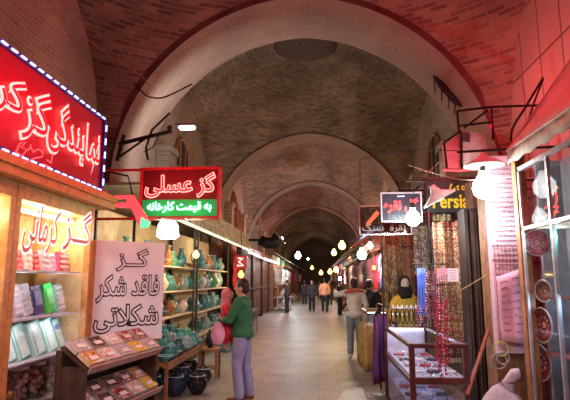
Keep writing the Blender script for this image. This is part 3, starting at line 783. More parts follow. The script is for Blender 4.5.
# patterned fascia with a strip light, awning over the pottery
CAN = pattern('printed fascia', [(.42, .34, .19), (.5, .42, .26), (.36, .31, .18), (.44, .32, .18), (.55, .48, .33)], 60, 7)
t = thing('shop_fascia', 'patterned fascia board with a pale light strip over the pottery shelves', 'fascia', (-2.3, 12, 2.6))
m = MB(); m.sheet(lambda a, b: Vector((-2.3-.06*b, 7.4+9.4*a, 2.68+.46*b)), 20, 2); m.build('board', CAN, t, thick=.03)
m = MB(); m.b2((-2.32, 7.4, 2.62), (-2.28, 16.8, 2.66)); m.build('light_strip', glow('fascia strip', (1, .85, .6), 1.3), t)
m = MB(); m.b2((XL, 7.4, 3.10), (-2.5, 16.8, 3.14)); m.build('canopy_top', mat('dusty canopy', (.25, .2, .15), .9), t)
bulb(P(196, 255, y=9.0), (1, .72, .32), 45, 'warm bare bulb hanging before the near pottery shelves', r=.06, top=(-2.25, 9.0, 2.62), key='amber')
bulb(P(241, 275, y=14.0), (1, .58, .2), 30, 'orange bare bulb hanging past the pottery shelves', r=.085, top=(-2.2, 14.0, 2.62), key='orange')
t = thing('lit_sign', 'small red and white lit sign above the orange bulb', 'sign', P(241, 262, y=14))
m = MB(); q = P(241, 262, y=14); m.box(q, (.34, .06, .34)); m.build('box', mat('sign red box', (.5, .03, .03), .4), t)
m = MB(); m.tube([q+Vector((-.08, -.05, .1)), q+Vector((.06, -.05, .1)), q+Vector((-.06, -.05, 0)), q+Vector((.08, -.05, -.1)), q+Vector((-.1, -.05, -.1))], .018, 6); m.build('lettering', glow('lit sign mark', (1, .8, .7), 2), t)
MB().tube([q+Vector((0, 0, .17)), q+Vector((0, 0, .85))], .01, 5).build('hanger', IRON, t)
# interior glow of the shop
pt_light((-2.7, 7.6, 2.45), (1, .85, .6), 10); pt_light((-2.7, 12.4, 2.45), (1, .8, .45), 14)
# red garments and dark items between
GC = [('red', (.5, .04, .06)), ('maroon', (.22, .03, .06)), ('purple', (.14, .05, .2)), ('black', (.03, .03, .035)), ('brown', (.25, .13, .07)), ('white', (.7, .68, .66)), ('pink', (.7, .25, .35)), ('blue', (.08, .12, .4)), ('ochre', (.5, .3, .08))]
def garment(loc, ci, w_, h_, rz, label, group, sleeves=True):
    t = thing('hanging_garment', label, 'garment', loc, rz=rz, group=group)
    m = MB()
    def fn(a, b):
        x = (a-.5)*w_*(.75+.35*(1-b)); return Vector((x, .035*math.sin(a*19+b*3)+.02*math.sin(b*7), -h_*(1-b)-.12*abs(a-.5)))
    m.sheet(fn, 14, 8); c_ = GC[ci]
    m.build('cloth', mat('cloth '+c_[0], c_[1], .85, var=.3, scale=20), t, smooth=True, thick=.02, world=False)
    if sleeves:
        for sx in (-1, 1): MB().tube([(sx*w_*.33, 0, -.06), (sx*w_*.5, 0, -.2), (sx*w_*.55, 0, -.5)], [.05, .06, .05], 8).build('sleeve', mat('cloth '+c_[0], c_[1]), t, world=False, smooth=True)
    MB().tube([(-w_*.35, 0, -.03), (0, 0, .04), (w_*.35, 0, -.03)], .008, 5).build('hanger', IRON, t, world=False)
    MB().tube([(0, 0, .04), (.0, 0, .1), (.03, 0, .12)], .005, 5).build('hook', IRON, t, world=False)
    return t
for i, (y, ci) in enumerate([(15.0, 0), (15.5, 1), (16.0, 0), (16.4, 4)]):
    garment((-2.45, y, 2.45), ci, .5, 1.0, PI/2, '%s garment hanging under the fascia end, %s' % (GC[ci][0], nth(i, 'the near end')), 'garments past the pottery shelves')
t = small_table((-2.25, 15.6, 0), .6, 1.6, .75, 'grey wooden stand below the hanging red garments', mt=mat('grey wood', (.32, .28, .26), .7))
# closed brown shutters, left, y 17 to 27
SHUT = brick('brown shutter panels', (.16, .07, .05), (.12, .05, .04), (.05, .02, .02), .45, .3, 'yz', rough=.6, patch=.3, bump=.6, msize=.02)
for i, (ya, yb) in enumerate([(17.1, 20.3), (20.5, 23.7), (23.9, 27.2)]):
    t = thing('shop_shutter', 'closed brown panelled shopfront on the left, '+nth(i, 'the pottery shop'), 'shutter', (-2.7, (ya+yb)/2, 0), group='closed shopfronts on the left')
    MB().b2((-2.75, ya+.1, .1), (-2.68, yb-.1, 2.7)).build('shutter_panel', SHUT, t)
    m = MB(); m.b2((-2.78, ya, 0), (-2.6, ya+.12, 2.9)); m.b2((-2.78, yb-.12, 0), (-2.6, yb, 2.9)); m.b2((-2.78, ya+.12, 2.7), (-2.6, yb-.12, 2.9)); m.build('frame', WOODD, t)
    MB().b2((-2.75, ya+.15, 1.3), (-2.6, yb-.15, 1.36)).build('crossbar', WOODD, t)
t = thing('strip_light', 'long pale strip light over the closed brown shopfronts', 'light', (-2.3, 20, 2.9))
a_, b_ = P(249, 252, x=-2.35), P(262, 258, x=-2.35)
MB().tube([a_, b_], .03, 8).build('tube', glow('pale strip tube', (1, .85, .85), 2.5), t); MB().tube([a_+Vector((-.03, 0, .05)), b_+Vector((-.03, 0, .05))], .035, 6).build('housing', STEEL, t)
pt_light((-2.2, 20, 2.7), (1, .85, .8), 12)
a_, b_ = P(264, 259, x=-2.35), P(276, 263, x=-2.35)
t = thing('strip_light', 'shorter pale strip light beyond the long one on the left', 'light', a_)
MB().tube([a_, b_], .04, 8).build('tube', _mc['pale strip tube'], t); MB().tube([a_+Vector((-.03, 0, .06)), b_+Vector((-.03, 0, .06))], .04, 6).build('housing', STEEL, t)
# stove pipe elbow with a shiny rim
t = thing('stove_pipe', 'round dark flue elbow with a shiny rim sticking out high on the left', 'pipe', P(272, 238, x=-2.5))
cpt = [P(260, 240, y=19), P(266, 243, y=19), P(273, 243, y=19), P(279, 238, y=19)]
MB().tube(cpt, [.2, .22, .24, .28], 16).build('elbow', IRON, t, smooth=True)
dv = (cpt[3]-cpt[2]).normalized(); MB().tube([cpt[3], cpt[3]+dv*.08], [.31, .31], 18).build('rim', mat('shiny rim', (.6, .6, .5), .2, .9), t)
MB().tube([cpt[0], (XL, 19, cpt[0].z)], .05, 8).build('wall_bracket', IRON, t)

# =================================================================== RIGHT SIDE
# --- jewellery display case
cx0, cx1, cy0, cy1, ch = .93, 1.53, 5.4, 7.45, 1.0
dc = thing('display_case', 'dark framed glass jewellery case lit blue white from inside', 'display case', ((cx0+cx1)/2, (cy0+cy1)/2, 0))
FR = mat('dark red brown wood', (.10, .025, .022), .4, var=.3)
m = MB(); w_ = .055
for x in (cx0, cx1-w_):
    for y in (cy0, cy1-w_): m.b2((x, y, 0), (x+w_, y+w_, ch))
for z in (.0, .60, ch-.045):
    m.b2((cx0+w_, cy0, z), (cx1-w_, cy0+w_, z+.045+(.02 if z == .6 else 0))); m.b2((cx0, cy0+w_, z), (cx0+.03, cy1-w_, z+.045)); m.b2((cx1-.03, cy0+w_, z), (cx1, cy1-w_, z+.045))
m.build('frame', FR, dc, bevel=.004)
m = MB(); m.b2((cx0+.01, cy0+w_, .05), (cx0+.016, cy1-w_, ch-.05)); m.b2((cx0+w_, cy0+.02, .05), (cx1-w_, cy0+.026, ch-.05)); m.b2((cx0+.02, cy0+.04, ch-.008), (cx1-.02, cy1-.03, ch-.002)); m.build('glass', GL, dc)
VEL = mat('pale blue velvet', (.42, .45, .62), .9, var=.1)
for z in (.08, .34, .66):
    MB().b2((cx0+.035, cy0+.06, z-.012), (cx1-.035, cy1-.06, z)).build('shelf', VEL, dc, bevel=.003)
m = MB(); m.b2((cx0+.04, cy1-.07, .06), (cx1-.04, cy1-.06, ch-.05)); m.build('back_panel', mat('pale case back', (.6, .62, .75), .6), dc)
m = MB(); m.tube([(cx0+.06, cy1-.1, ch-.035), (cx1-.06, cy1-.1, ch-.035)], .014, 8); m.tube([(cx0+.045, cy0+.1, ch-.04), (cx0+.045, cy1-.1, ch-.04)], .009, 8); m.build('light_tube', glow('case tube', (.72, .82, 1), 7), dc)
for y in (5.75, 6.35, 6.95):
    for x in (cx0+.15, cx1-.12): pt_light((x, y, ch-.06), (.6, .7, 1), .8)
for y in (5.7, 6.4, 7.0): pt_light((cx0+.3, y, .61), (.65, .72, 1), 1.3)
SILV = mat('polished silver', (.85, .86, .9), .18, 1.0, var=.05)
for z, nm in ((.66, 'upper'), (.34, 'middle'), (.08, 'bottom')):
    m = MB(); rj = random.Random(int(z*100))
    for k in range(230):
        x, y = rj.uniform(cx0+.07, cx1-.07), rj.uniform(cy0+.1, cy1-.15); a = rj.random()*6
        if k % 3 == 0: m.ball((x, y, z+.012), .012, 6, 4)
        elif k % 3 == 1: m.tube([(x+.016*math.cos(a+q), y+.016*math.sin(a+q), z+.006+.004*math.sin(q)) for q in (0, 1.05, 2.1, 3.15, 4.2, 5.2)], .003, 4, closed=True)
        else: m.tube([(x, y, z+.005), (x+.03*math.cos(a), y+.03*math.sin(a), z+.012), (x+.05*math.cos(a+.6), y+.05*math.sin(a+.6), z+.005)], .004, 4)
    tag(m.build('silver_jewellery', SILV), 'small silver jewellery spread on the %s shelf of the glass case' % nm, 'jewellery', kind='stuff')
k = 0
for z in (.66, .34):
    for i in range(3):
        for j in range(4):
            c_ = [('dark', (.05, .04, .08)), ('red', (.4, .05, .08)), ('white', (.75, .75, .8)), ('grey', (.3, .3, .35))][(i*2+j+int(z*10)) % 4]
            t = thing('jewellery_tray', '%s small jewellery tray on the %s case shelf, %s row, %s' % (c_[0], 'upper' if z > .5 else 'middle', ORD[j]+' from the front', ('left', 'middle', 'right')[i]), 'tray', (cx0+.13+.17*i, cy0+.3+.42*j, z+.002), rz=(k % 5-2)*.18, group='jewellery trays in the case')
            MB().box((0, 0, .014), (.12, .09, .028)).build('tray_base', mat('tray card '+c_[0], c_[1], .6), t, world=False, bevel=.004)
            m = MB()
            for q in range(4): m.tube([(-.04+.027*q, -.03, .032), (-.04+.027*q, .03, .032)], .004, 5)
            m.build('chains', SILV, t, world=False)['kind'] = 'stuff'; k += 1
# leaning books behind glass: handled by trays above
# --- necklace rack standing on the rear of the case
nr = thing('necklace_rack', 'white necklace rack with black stones standing behind the glass case', 'rack', (1.3, 7.7, 0))
zr = 1.24; m = MB(); m.tube([(1.08, 7.65, zr), (1.6, 7.65, zr)], .012, 8); m.tube([(1.08, 7.65, zr-.09), (1.6, 7.65, zr-.09)], .008, 8)
for x in (1.08, 1.6): m.tube([(x, 7.65, 0), (x, 7.65, zr+.03)], .014, 8)
m.tube([(1.08, 7.52, .014), (1.08, 7.8, .014)], .014, 6); m.tube([(1.6, 7.52, .014), (1.6, 7.8, .014)], .014, 6)
m.build('rack_frame', STEEL, nr)
for i in range(8):
    x = 1.10+.066*i
    t = thing('bead_necklace', 'black bead necklace with a white clasp on the rack, '+nth(i, 'the left'), 'necklace', (x, 7.62, zr), group='necklaces on the white rack')
    m = MB(); m.tube([(x+.026*math.cos(a), 7.625, zr-.1+.13*math.sin(a)*(.75 if math.sin(a) > 0 else 1)) for a in [PI*q/8 for q in range(16)]], .008, 6, closed=True); m.build('beads', mat('black beads', (.02, .02, .03), .25), t)
    m = MB(); m.ball((x, 7.615, zr+.02), .022, 8, 6, sc=(.8, .6, 1.4)); m.build('clasp', WHITE, t)
    m = MB(); m.ball((x, 7.61, zr-.24), .016, 8, 6, sc=(1, .5, 1.5)); m.build('pendant', SILV, t)
# --- dark scarves hanging on the case's street side
for i, (y, ci, h_) in enumerate([(8.05, 2, .95), (7.9, 3, 1.0), (7.76, 1, .98), (7.62, 2, .9)]):
    garment((.955-.01*i, y, 1.16), ci, .24, h_, .15 if i % 2 else .05, '%s scarf hanging at the street side of the glass case, %s' % (GC[ci][0], nth(i, 'the back')), 'scarves beside the glass case', sleeves=False)
t = thing('scarf_rail', 'thin dark rail carrying the purple and maroon scarves', 'rail', (.95, 7.8, 0))
m = MB(); m.tube([(.95, 7.54, 0), (.95, 7.54, 1.285), (.95, 8.12, 1.285), (.95, 8.12, 0)], .012, 8); m.build('rail_tube', IRON, t)
# --- mannequin bust in yellow with a dark headscarf
mq = thing('mannequin', 'mannequin bust in a yellow top and dark headscarf behind the necklace rack', 'mannequin', (1.42, 8.4, 0))
MB().lathe([(.17, 0), (.17, .02), (.03, .04), (.025, .95), (.001, .96)], (1.42, 8.4, 0), 16).build('stand', IRON, mq, smooth=False)
m = MB(); m.lathe([(.001, .84), (.12, .85), (.135, .95), (.125, 1.1), (.15, 1.25), (.165, 1.33), (.12, 1.42), (.055, 1.45), (.05, 1.5)], (0, 0, 0), 20, None)
m.v = [Vector((1.42+v.x*1.15, 8.4+v.y*.72, v.z)) for v in m.v]
m.build('torso', mat('yellow knit', (.72, .5, .06), .8, var=.15, scale=30), mq, smooth=True)
for sx in (-1, 1):
    MB().tube([(1.42+sx*.14, 8.4, 1.37), (1.42+sx*.2, 8.39, 1.27), (1.42+sx*.235, 8.36, 1.1), (1.42+sx*.2, 8.28, 1.0)], [.05, .06, .055, .045], 10).build('sleeve', _mc['yellow knit'], mq, smooth=True)
m = MB(); m.ball((1.41, 8.36, 1.585), .085, 16, 12, sc=(.82, .9, 1.2)); m.ball((1.41, 8.282, 1.575), .014, 8, 6, sc=(.8, 1, 1.6))
m.build('head', mat('mannequin skin', (.78, .62, .47), .4, var=.03), mq, smooth=True)
m = MB(); 
for sx in (-1, 1): m.ball((1.41+sx*.028, 8.292, 1.60), .01, 8, 5, sc=(1.3, .5, .6))
m.ball((1.41, 8.29, 1.538), .013, 8, 5, sc=(1.4, .5, .4)); m.build('face_paint', mat('dark paint', (.15, .04, .04), .5), mq)
m = MB(); m.ball((1.41, 8.41, 1.60), .108, 16, 12, sc=(.95, .9, 1.15)); m.tube([(1.41, 8.39, 1.54), (1.41, 8.38, 1.44), (1.42, 8.35, 1.34)], [.095, .12, .1], 14)
m.build('headscarf', mat('dark headscarf', (.03, .02, .02), .9), mq, smooth=True)
# --- brown covered table with a lit glass box
t = thing('cloth_table', 'table draped in a brown cloth beyond the dark scarves', 'table', (1.08, 9.9, 0))
MB().b2((.88, 9.62, .72), (1.34, 10.9, .76)).build('tabletop', WOODB, t)
m = MB()
def drape(a, b):
    per = [(.85, 10.95), (.85, 9.58), (1.37, 9.58), (1.37, 10.95)]
    s = a*3; i = min(2, int(s)); f_ = s-i; x = per[i][0]+(per[i+1][0]-per[i][0])*f_; y = per[i][1]+(per[i+1][1]-per[i][1])*f_
    w = .03*math.sin(a*40)*(1-b)+.03*(1-b); dx = -1 if i == 0 else (1 if i == 2 else 0); dy = -1 if i == 1 else 0
    return Vector((x+dx*w, y+dy*w, .03+.745*b))
m.sheet(drape, 60, 5); m.build('cloth_skirt', mat('brown gold cloth', (.42, .27, .10), .8, var=.3), t, smooth=True, thick=.008)
MB().b2((.85, 9.58, .765), (1.37, 10.95, .775)).build('cloth_top', _mc['brown gold cloth'], t)
t = thing('glass_box', 'small lit glass showcase on the brown covered table', 'display case', (1.1, 10.1, .776))
m = MB()
for x in (.9, 1.3):
    for y in (9.7, 10.5): m.b2((x-.012, y-.012, .776), (x+.012, y+.012, 1.08))
for z in (.79, 1.07):
    for y in (9.7, 10.5): m.b2((.9, y-.012, z-.012), (1.3, y+.012, z+.012))
    for x in (.9, 1.3): m.b2((x-.012, 9.7, z-.012), (x+.012, 10.5, z+.012))
m.build('frame', WOOD, t)
m = MB(); m.b2((.905, 9.7, .8), (1.295, 9.704, 1.06)); m.b2((.9, 9.71, .8), (.904, 10.49, 1.06)); m.build('glass', GL, t)
MB().tube([(.93, 9.75, 1.04), (1.27, 9.75, 1.04)], .01, 6).build('light_tube', glow('box tube', (.7, .9, 1), 4), t)
pt_light((1.1, 9.85, 1.0), (.7, .85, 1), 2)
m = MB(); rj = random.Random(5)
for k in range(60): m.ball((rj.uniform(.95, 1.25), rj.uniform(9.8, 10.4), .795), .015, 6, 4)
tag(m.build('trinkets', mat('trinket grey', (.6, .6, .65), .4)), 'small pale trinkets inside the lit glass showcase', 'trinkets', kind='stuff')
# --- hanging kilims and rugs
RUGS = [[(.22, .06, .04), (.4, .24, .1), (.08, .04, .05), (.5, .38, .2), (.3, .1, .05)], [(.35, .24, .12), (.5, .4, .22), (.2, .12, .06), (.12, .12, .14), (.45, .3, .12)],
        [(.1, .07, .07), (.25, .18, .12), (.4, .34, .26), (.18, .05, .05)], [(.45, .32, .12), (.3, .2, .08), (.55, .45, .3), (.2, .1, .05)], [(.28, .26, .26), (.4, .38, .36), (.12, .1, .1), (.3, .15, .12)]]
RN = ['red and brown', 'tan', 'dark', 'golden', 'grey']
def rug(x, y, ztop, w_, h_, rz, k, label, grp='rugs hung on the right', point=0, su=17, sv=44):
    t = thing('hanging_rug', label, 'rug', (x, y, ztop), rz=rz, group=grp)
    m = MB(); ph = k*1.3
    def fn(a, b):
        d = point*h_*.2*abs(a-.5)*2
        return Vector(((a-.5)*w_, .025*math.sin(a*11+ph)+.015*math.sin(a*23+b*3), -(h_-d)*(1-b)))
    m.sheet(fn, 18, 10); m.build('weave', pattern('rug weave %d' % k, RUGS[k], su, sv, stripes=.55), t, smooth=True, thick=.012, world=False)
    m = MB()
    for i in range(14):
        a = (i+.5)/14; p0 = fn(a, 0); m.tube([p0, p0+Vector((0, .002, -.06))], .006, 4)
    m.build('fringe', mat('rug fringe', (.6, .5, .38), .9), t, world=False)['kind'] = 'stuff'
    MB().tube([(-w_/2, 0, .0), (w_/2, 0, .0)], .012, 6).build('hanging_rod', IRON, t, world=False)
    return t
rug(1.70, 6.75, 2.42, .34, 1.75, .0, 0, 'broad red brown rug hanging right of the pink price cards', su=34, sv=150)
rug(1.30, 8.95, 2.9, .30, 1.5, .1, 3, 'golden pointed rug hanging behind the yellow mannequin', point=1)
rug(1.66, 9.0, 2.85, .34, 1.35, -.1, 1, 'tan rug hanging high right of the golden pointed one')
rug(1.58, 7.75, 2.65, .24, 1.05, .2, 2, 'dark narrow rug hanging behind the silver shop sign', point=1)
rug(1.85, 8.0, 2.75, .28, 1.2, .0, 4, 'grey rug hanging below the yellow lettered sign')
rug(1.83, 7.45, 2.62, .26, 1.0, -.1, 3, 'golden rug hanging right below the yellow lettered sign', point=1)
rug(1.38, 9.6, 2.75, .3, 1.6, .25, 1, 'tan rug hanging left of the yellow mannequin')
rug(1.52, 10.9, 2.7, .34, 1.8, .3, 0, 'red brown rug hanging farthest back beyond the brown covered table')
rug(1.62, 10.2, 2.85, .4, 1.9, .0, 2, 'dark broad rug hanging behind the others near the table')
rug(1.55, 8.55, 2.2, .28, 1.0, .1, 0, 'short red brown rug right of the mannequin head', point=1)
rug(1.9, 8.8, 2.3, .36, 1.5, .0, 4, 'grey rug hanging deep behind the pink beads')
# steel rail carrying them
t = thing('rug_rail', 'dark overhead rail from which the rugs hang on the right', 'rail', (1.5, 8.6, 2.95))
m = MB(); m.tube([(1.45, 6.7, 2.97), (1.45, 11.2, 2.97)], .02, 8); m.tube([(1.95, 6.7, 2.97), (1.95, 11.2, 2.97)], .02, 8)
for y in (6.75, 7.45, 8.0, 8.8, 9.6, 10.4, 11.2): m.tube([(1.2, y, 2.97), (XR, y, 2.97)], .014, 6)
m.build('rail_tube', IRON, t)
# shop side wall behind the rugs
t = thing('partition', 'dark wooden partition behind the hanging rugs', 'partition', (2.2, 8.6, 0))
MB().b2((2.12, 6.9, 0), (2.2, 11.3, 3.0)).build('boards', mat('dark partition boards', (.14, .09, .06), .7, var=.4), t)
# --- price cards, blue scarf, bead bunches
for i, (u, c_, n_) in enumerate([(442.5, (.85, .5, .6), 'pink'), (453, (.85, .8, .9), 'pale')]):
    p = P(u, 275, y=6.1); t = thing('price_card', '%s paper price card hanging beside the red brown rug' % n_, 'card', p)
    MB().box(p, (.125, .004, .155)).build('paper', mat('paper '+n_, c_, .7, var=.04), t)
    m = MB()
    for k in range(5): m.box(p+Vector((-.005*(k % 2), -.003, .05-.025*k)), (.08-.01*(k % 3), .002, .006))
    m.build('handwriting', mat('pencil grey', (.35, .2, .3), .7), t)['kind'] = 'stuff'
    MB().tube([p+Vector((0, 0, .075)), p+Vector((.02, .02, .3))], .003, 4).build('string', CABLE, t)
bs = thing('scarf', 'blue scarf hanging left of the pink bead strings', 'scarf', P(421, 268, y=6.9))
p = P(421, 268, y=6.9); m = MB(); m.sheet(lambda a, b: p+Vector(((a-.5)*.11, .015*math.sin(a*12), -.62*(1-b))), 8, 6); m.build('cloth', mat('blue satin', (.12, .2, .75), .4), bs, smooth=True, thick=.008)
MB().tube([p, p+Vector((0, 0, .3))], .004, 5).build('string', CABLE, bs)
BC = [('pink', (.75, .2, .35)), ('red', (.6, .03, .06)), ('violet', (.35, .15, .5)), ('white', (.8, .75, .75)), ('brown', (.3, .12, .08)), ('crimson', (.5, .02, .15))]
def strand(u, v0, v1, y, ci, label, grp, r=.012):
    a, b = P(u, v0, y=y), P(u+.6, v1, y=y); t = thing('bead_strand', label, 'beads', a, group=grp)
    m = MB(); n_ = max(6, int((a.z-b.z)/(r*2.6)))
    for k in range(n_):
        f_ = k/(n_-1); q = a.lerp(b, f_)
        m.ball(q+Vector((.006*math.sin(k*1.7+u), 0, 0)), r*(.8+.3*((k*7) % 3)/2), 6, 4)
    m.build('beads', mat('bead '+BC[ci][0], BC[ci][1], .25), t)['kind'] = 'stuff'
    MB().tube([a+Vector((0, 0, .25)), a, b], .003, 4).build('string', CABLE, t)
for i in range(9):
    ci = [3, 0, 4, 2, 1, 0, 3, 1, 4][i]
    strand(426+i*2.1, 270+(i*5 % 4), 312+(i*7 % 15), 6.5+.03*(i % 3), ci, '%s bead string in the bunch above the glass case, %s' % (BC[ci][0], nth(i, 'the left')), 'bead strings above the glass case')
for i in range(6):
    ci = [1, 5, 1, 0, 1, 5][i]
    strand(436+i*2.3, 298+(i*5 % 6), 360+(i*9 % 22), 5.28-.02*(i % 2), ci, '%s bead string hanging low before the glass case, %s' % (BC[ci][0], nth(i, 'the left')), 'red bead strings before the glass case', r=.013)
for i in range(4):
    strand(417+i*3, 306, 330-(i % 2)*5, 6.7, [0, 3, 0, 4][i], '%s bead loop beside the necklace rack, %s' % (BC[[0, 3, 0, 4][i]][0], nth(i, 'the left')), 'pink bead loops by the rack', r=.011)
t = thing('bead_rail', 'thin rail from which the bead strings hang', 'rail', P(433, 265, y=6.4))
m = MB(); m.tube([P(412, 264, y=6.5), P(448, 264, y=6.5)], .01, 6); m.tube([P(430, 264, y=6.5), P(436, 285, y=5.3), P(452, 285, y=5.3)], .006, 5); m.tube([P(430, 264, y=6.5), Vector((1.45, 6.5, 2.97))], .006, 5); m.build('rail_tube', IRON, t)
# --- dark folded shutters
for i in range(6):
    x = 1.80+.055*i; t = thing('shutter_leaf', 'dark folded wooden shutter leaf, '+nth(i, 'the red brown rug'), 'shutter', (x, 6.3, 0), group='folded shutter leaves')
    MB().box((x, 6.3-.05*(i % 2), 1.26), (.042, .30, 2.5)).build('leaf_board', mat('near black wood', (.035, .022, .02), .5, var=.5), t)
    m = MB(); m.box((x, 6.145-.05*(i % 2), 1.26), (.012, .012, 2.4)); m.build('edge_bead', mat('worn edge', (.12, .07, .05), .5), t)
t = thing('wooden_pole', 'reddish wooden pole leaning against the dark folded shutters', 'pole', P(470, 385, y=5.35))
MB().tube([P(467, 395, y=5.35), P(493, 316, y=5.95)], .022, 8).build('pole_shaft', mat('reddish wood', (.28, .08, .05), .5), t)
# --- pink list covered pier
PK = mat('pink list board', (.74, .50, .60), .75, var=.07, scale=4)
t = thing('pier_board', 'tall pink board covered with faint writing between shutters and showcase', 'board', (2.05, 5.6, 0))
m = MB(); m.b2((1.86, 5.5, .9), (2.16, 5.62, 3.0)); m.build('board', PK, t)
MB().b2((1.88, 5.63, 0), (2.3, 5.95, 3.0)).build('pier', WOODB, t)
m = MB(); rj = random.Random(9)
for r_ in range(22):
    z = 2.9-.052*r_; x = 2.12
    while x > 1.95-.04*(r_ % 3):
        w_ = rj.uniform(.012, .035); m.box((x-w_/2, 5.497, z+rj.uniform(-.004, .004)), (w_, .004, rj.uniform(.008, .02))); x -= w_+.008
m.build('writing', mat('grey ink', (.25, .2, .28), .8), t)['kind'] = 'stuff'
t = thing('wire_grid', 'dark red wire grid fixed over the pink board', 'grid', (2.0, 5.46, 1.0))
m = MB(); za, zb_ = P(486, 345, y=5.46).z, P(500, 246, y=5.46).z
for k in range(8): x = 1.87+.04*k; m.tube([(x, 5.46, za), (x, 5.46, zb_)], .003, 4)
for k in range(int((zb_-za)/.055)+1): m.tube([(1.865, 5.46, za+.055*k), (2.155, 5.46, za+.055*k)], .003, 4)
m.build('wires', mat('dark red wire', (.28, .05, .08), .4), t)
t = thing('price_list', 'pink paper price list with handwritten rows on the wire grid', 'paper', P(510, 310, y=5.42))
q = [P(496, 277, y=5.42), P(520, 269, y=5.42), P(526, 344, y=5.42), P(501, 341, y=5.42)]
m = MB(); m.sheet(lambda a, b: q[0].lerp(q[1], a).lerp(q[3].lerp(q[2], a), b)+Vector((0, -.012*math.sin(b*5+a*3), 0)), 6, 10); m.build('paper', mat('pink paper', (.86, .50, .66), .7, var=.05), t, smooth=True, thick=.004)
m = MB(); rj = random.Random(4)
for r_ in range(8):
    b_ = .1+.105*r_
    for a0, a1 in ((.12, .4), (.6, .9)):
        a_ = a0
        while a_ < a1:
            p0 = q[0].lerp(q[1], a_).lerp(q[3].lerp(q[2], a_), b_)+Vector((0, -.028, 0)); 
            m.tube([p0, p0+Vector((.012, 0, rj.uniform(-.012, .02))), p0+Vector((.02, 0, rj.uniform(-.01, .01)))], .004, 4); a_ += .1
m.build('handwriting', mat('dark purple ink', (.15, .05, .12), .7), t)['kind'] = 'stuff'
# --- sack with tied top and goggles-like hoops
sk = thing('sack', 'crumpled grey white sack standing below the pink price list', 'sack', (1.72, 5.05, 0))
m = MB()
def sack(a, b):
    an = a*2*PI; z = b*.72; r_ = .27*(1-.15*b)*(math.sin(min(1, (b*.93+.12))*PI)**.45)*(1+.09*math.sin(an*3+b*5)+.05*math.sin(an*7+b*9))
    return Vector((1.72+r_*math.cos(an), 5.05+r_*.85*math.sin(an), z*(1+.04*math.sin(an*2))))
m.sheet(sack, 40, 20); m.build('sack_body', mat('grey sackcloth', (.52, .47, .54), .9, var=.15, scale=14, bump=.4), sk, smooth=True)
m = MB(); m.tube([(1.76, 5.05, .62), (1.79, 5.04, .72), (1.83, 5.01, .78), (1.87, 4.99, .79)], [.09, .045, .055, .05], 12); m.build('tied_top', _mc['grey sackcloth'], sk, smooth=True)
m = MB(); m.tube([(1.785+.055*math.cos(a), 5.05+.055*math.sin(a), .70) for a in [PI*k/6 for k in range(12)]], .01, 5, closed=True); m.build('tie', mat('dark string', (.15, .1, .12), .8), sk)
t = thing('steel_bowl', 'shiny metal bowl on the floor left of the grey sack', 'bowl', (1.42, 5.08, 0))
MB().lathe([(.06, 0), (.1, .02), (.12, .07), (.115, .07), (.09, .03), (.001, .015)], (1.42, 5.08, 0), 20).build('bowl_body', STEEL, t, smooth=True)
MB().tube([(1.42+.118*math.cos(a), 5.08+.118*math.sin(a), .07) for a in [PI*k/9 for k in range(18)]], .006, 6, closed=True).build('rim', STEEL, t)
hk = thing('wire_hoop', 'yellow and grey wire hoops hanging above the grey sack', 'hoops', (1.88, 5.4, 1.05))
for k, (u, v, r_, c_) in enumerate([(501, 349, .07, (.6, .6, .1)), (503, 358, .06, (.4, .4, .42)), (499, 361, .075, (.35, .3, .32))]):
    p = P(u, v, y=5.36-.02*k); MB().tube([p+Vector((r_*math.cos(a), 0, r_*math.sin(a))) for a in [PI*q/10 for q in range(20)]], .008, 6, closed=True).build('hoop', mat('hoop %d' % k, c_, .4), hk)
MB().tube([P(501, 349, y=5.36)+Vector((0, 0, .07)), P(501, 330, y=5.44)], .004, 5).build('hook', IRON, hk)

# --- glazed showcase at the right edge
gx = 2.02; gy0, gy1 = 3.7, 5.15
gc = thing('wall_showcase', 'tall glazed showcase with round plates at the right edge', 'showcase', (gx, 4.4, 0))
m = MB(); m.b2((gx-.03, gy1-.09, 0), (gx+.07, gy1+.0, 3.0)); m.build('wooden_post', mat('orange brown post', (.42, .18, .07), .45, var=.3), gc)
m = MB(); m.b2((gx-.02, gy1-.14, 0), (gx, gy1-.1, 2.75)); m.b2((gx-.01, 4.43, 0), (gx+.02, 4.46, 2.75)); m.b2((gx-.02, gy0, 2.72), (gx+.02, gy1-.1, 2.76)); m.b2((gx-.02, gy0, 2.13), (gx+.03, gy1-.1, 2.16)); m.build('metal_frame', mat('pale aluminium', (.6, .6, .62), .35, .7), gc)
m = MB(); m.b2((gx+.001, gy0, .1), (gx+.005, gy1-.14, 2.72)); m.build('glass', glass('shop glass', (.9, .95, .95), .015), gc)
m = MB(); m.b2((gx+.55, gy0, 0), (gx+.6, 5.4, 2.9)); m.b2((gx+.3, 5.35, 0), (gx+.6, 5.4, 2.9)); m.build('back_panel', mat('dim blue grey back', (.28, .27, .31), .7, var=.2), gc)
for z in (.55, 1.0, 1.5): MB().b2((gx+.08, gy0, z-.02), (gx+.55, gy1-.2, z)).build('shelf', mat('dark red shelf', (.25, .07, .07), .5), gc)
MB().b2((gx+.08, gy0, 2.13), (gx+.55, gy1-.2, 2.16)).build('shelf', CREAM, gc)
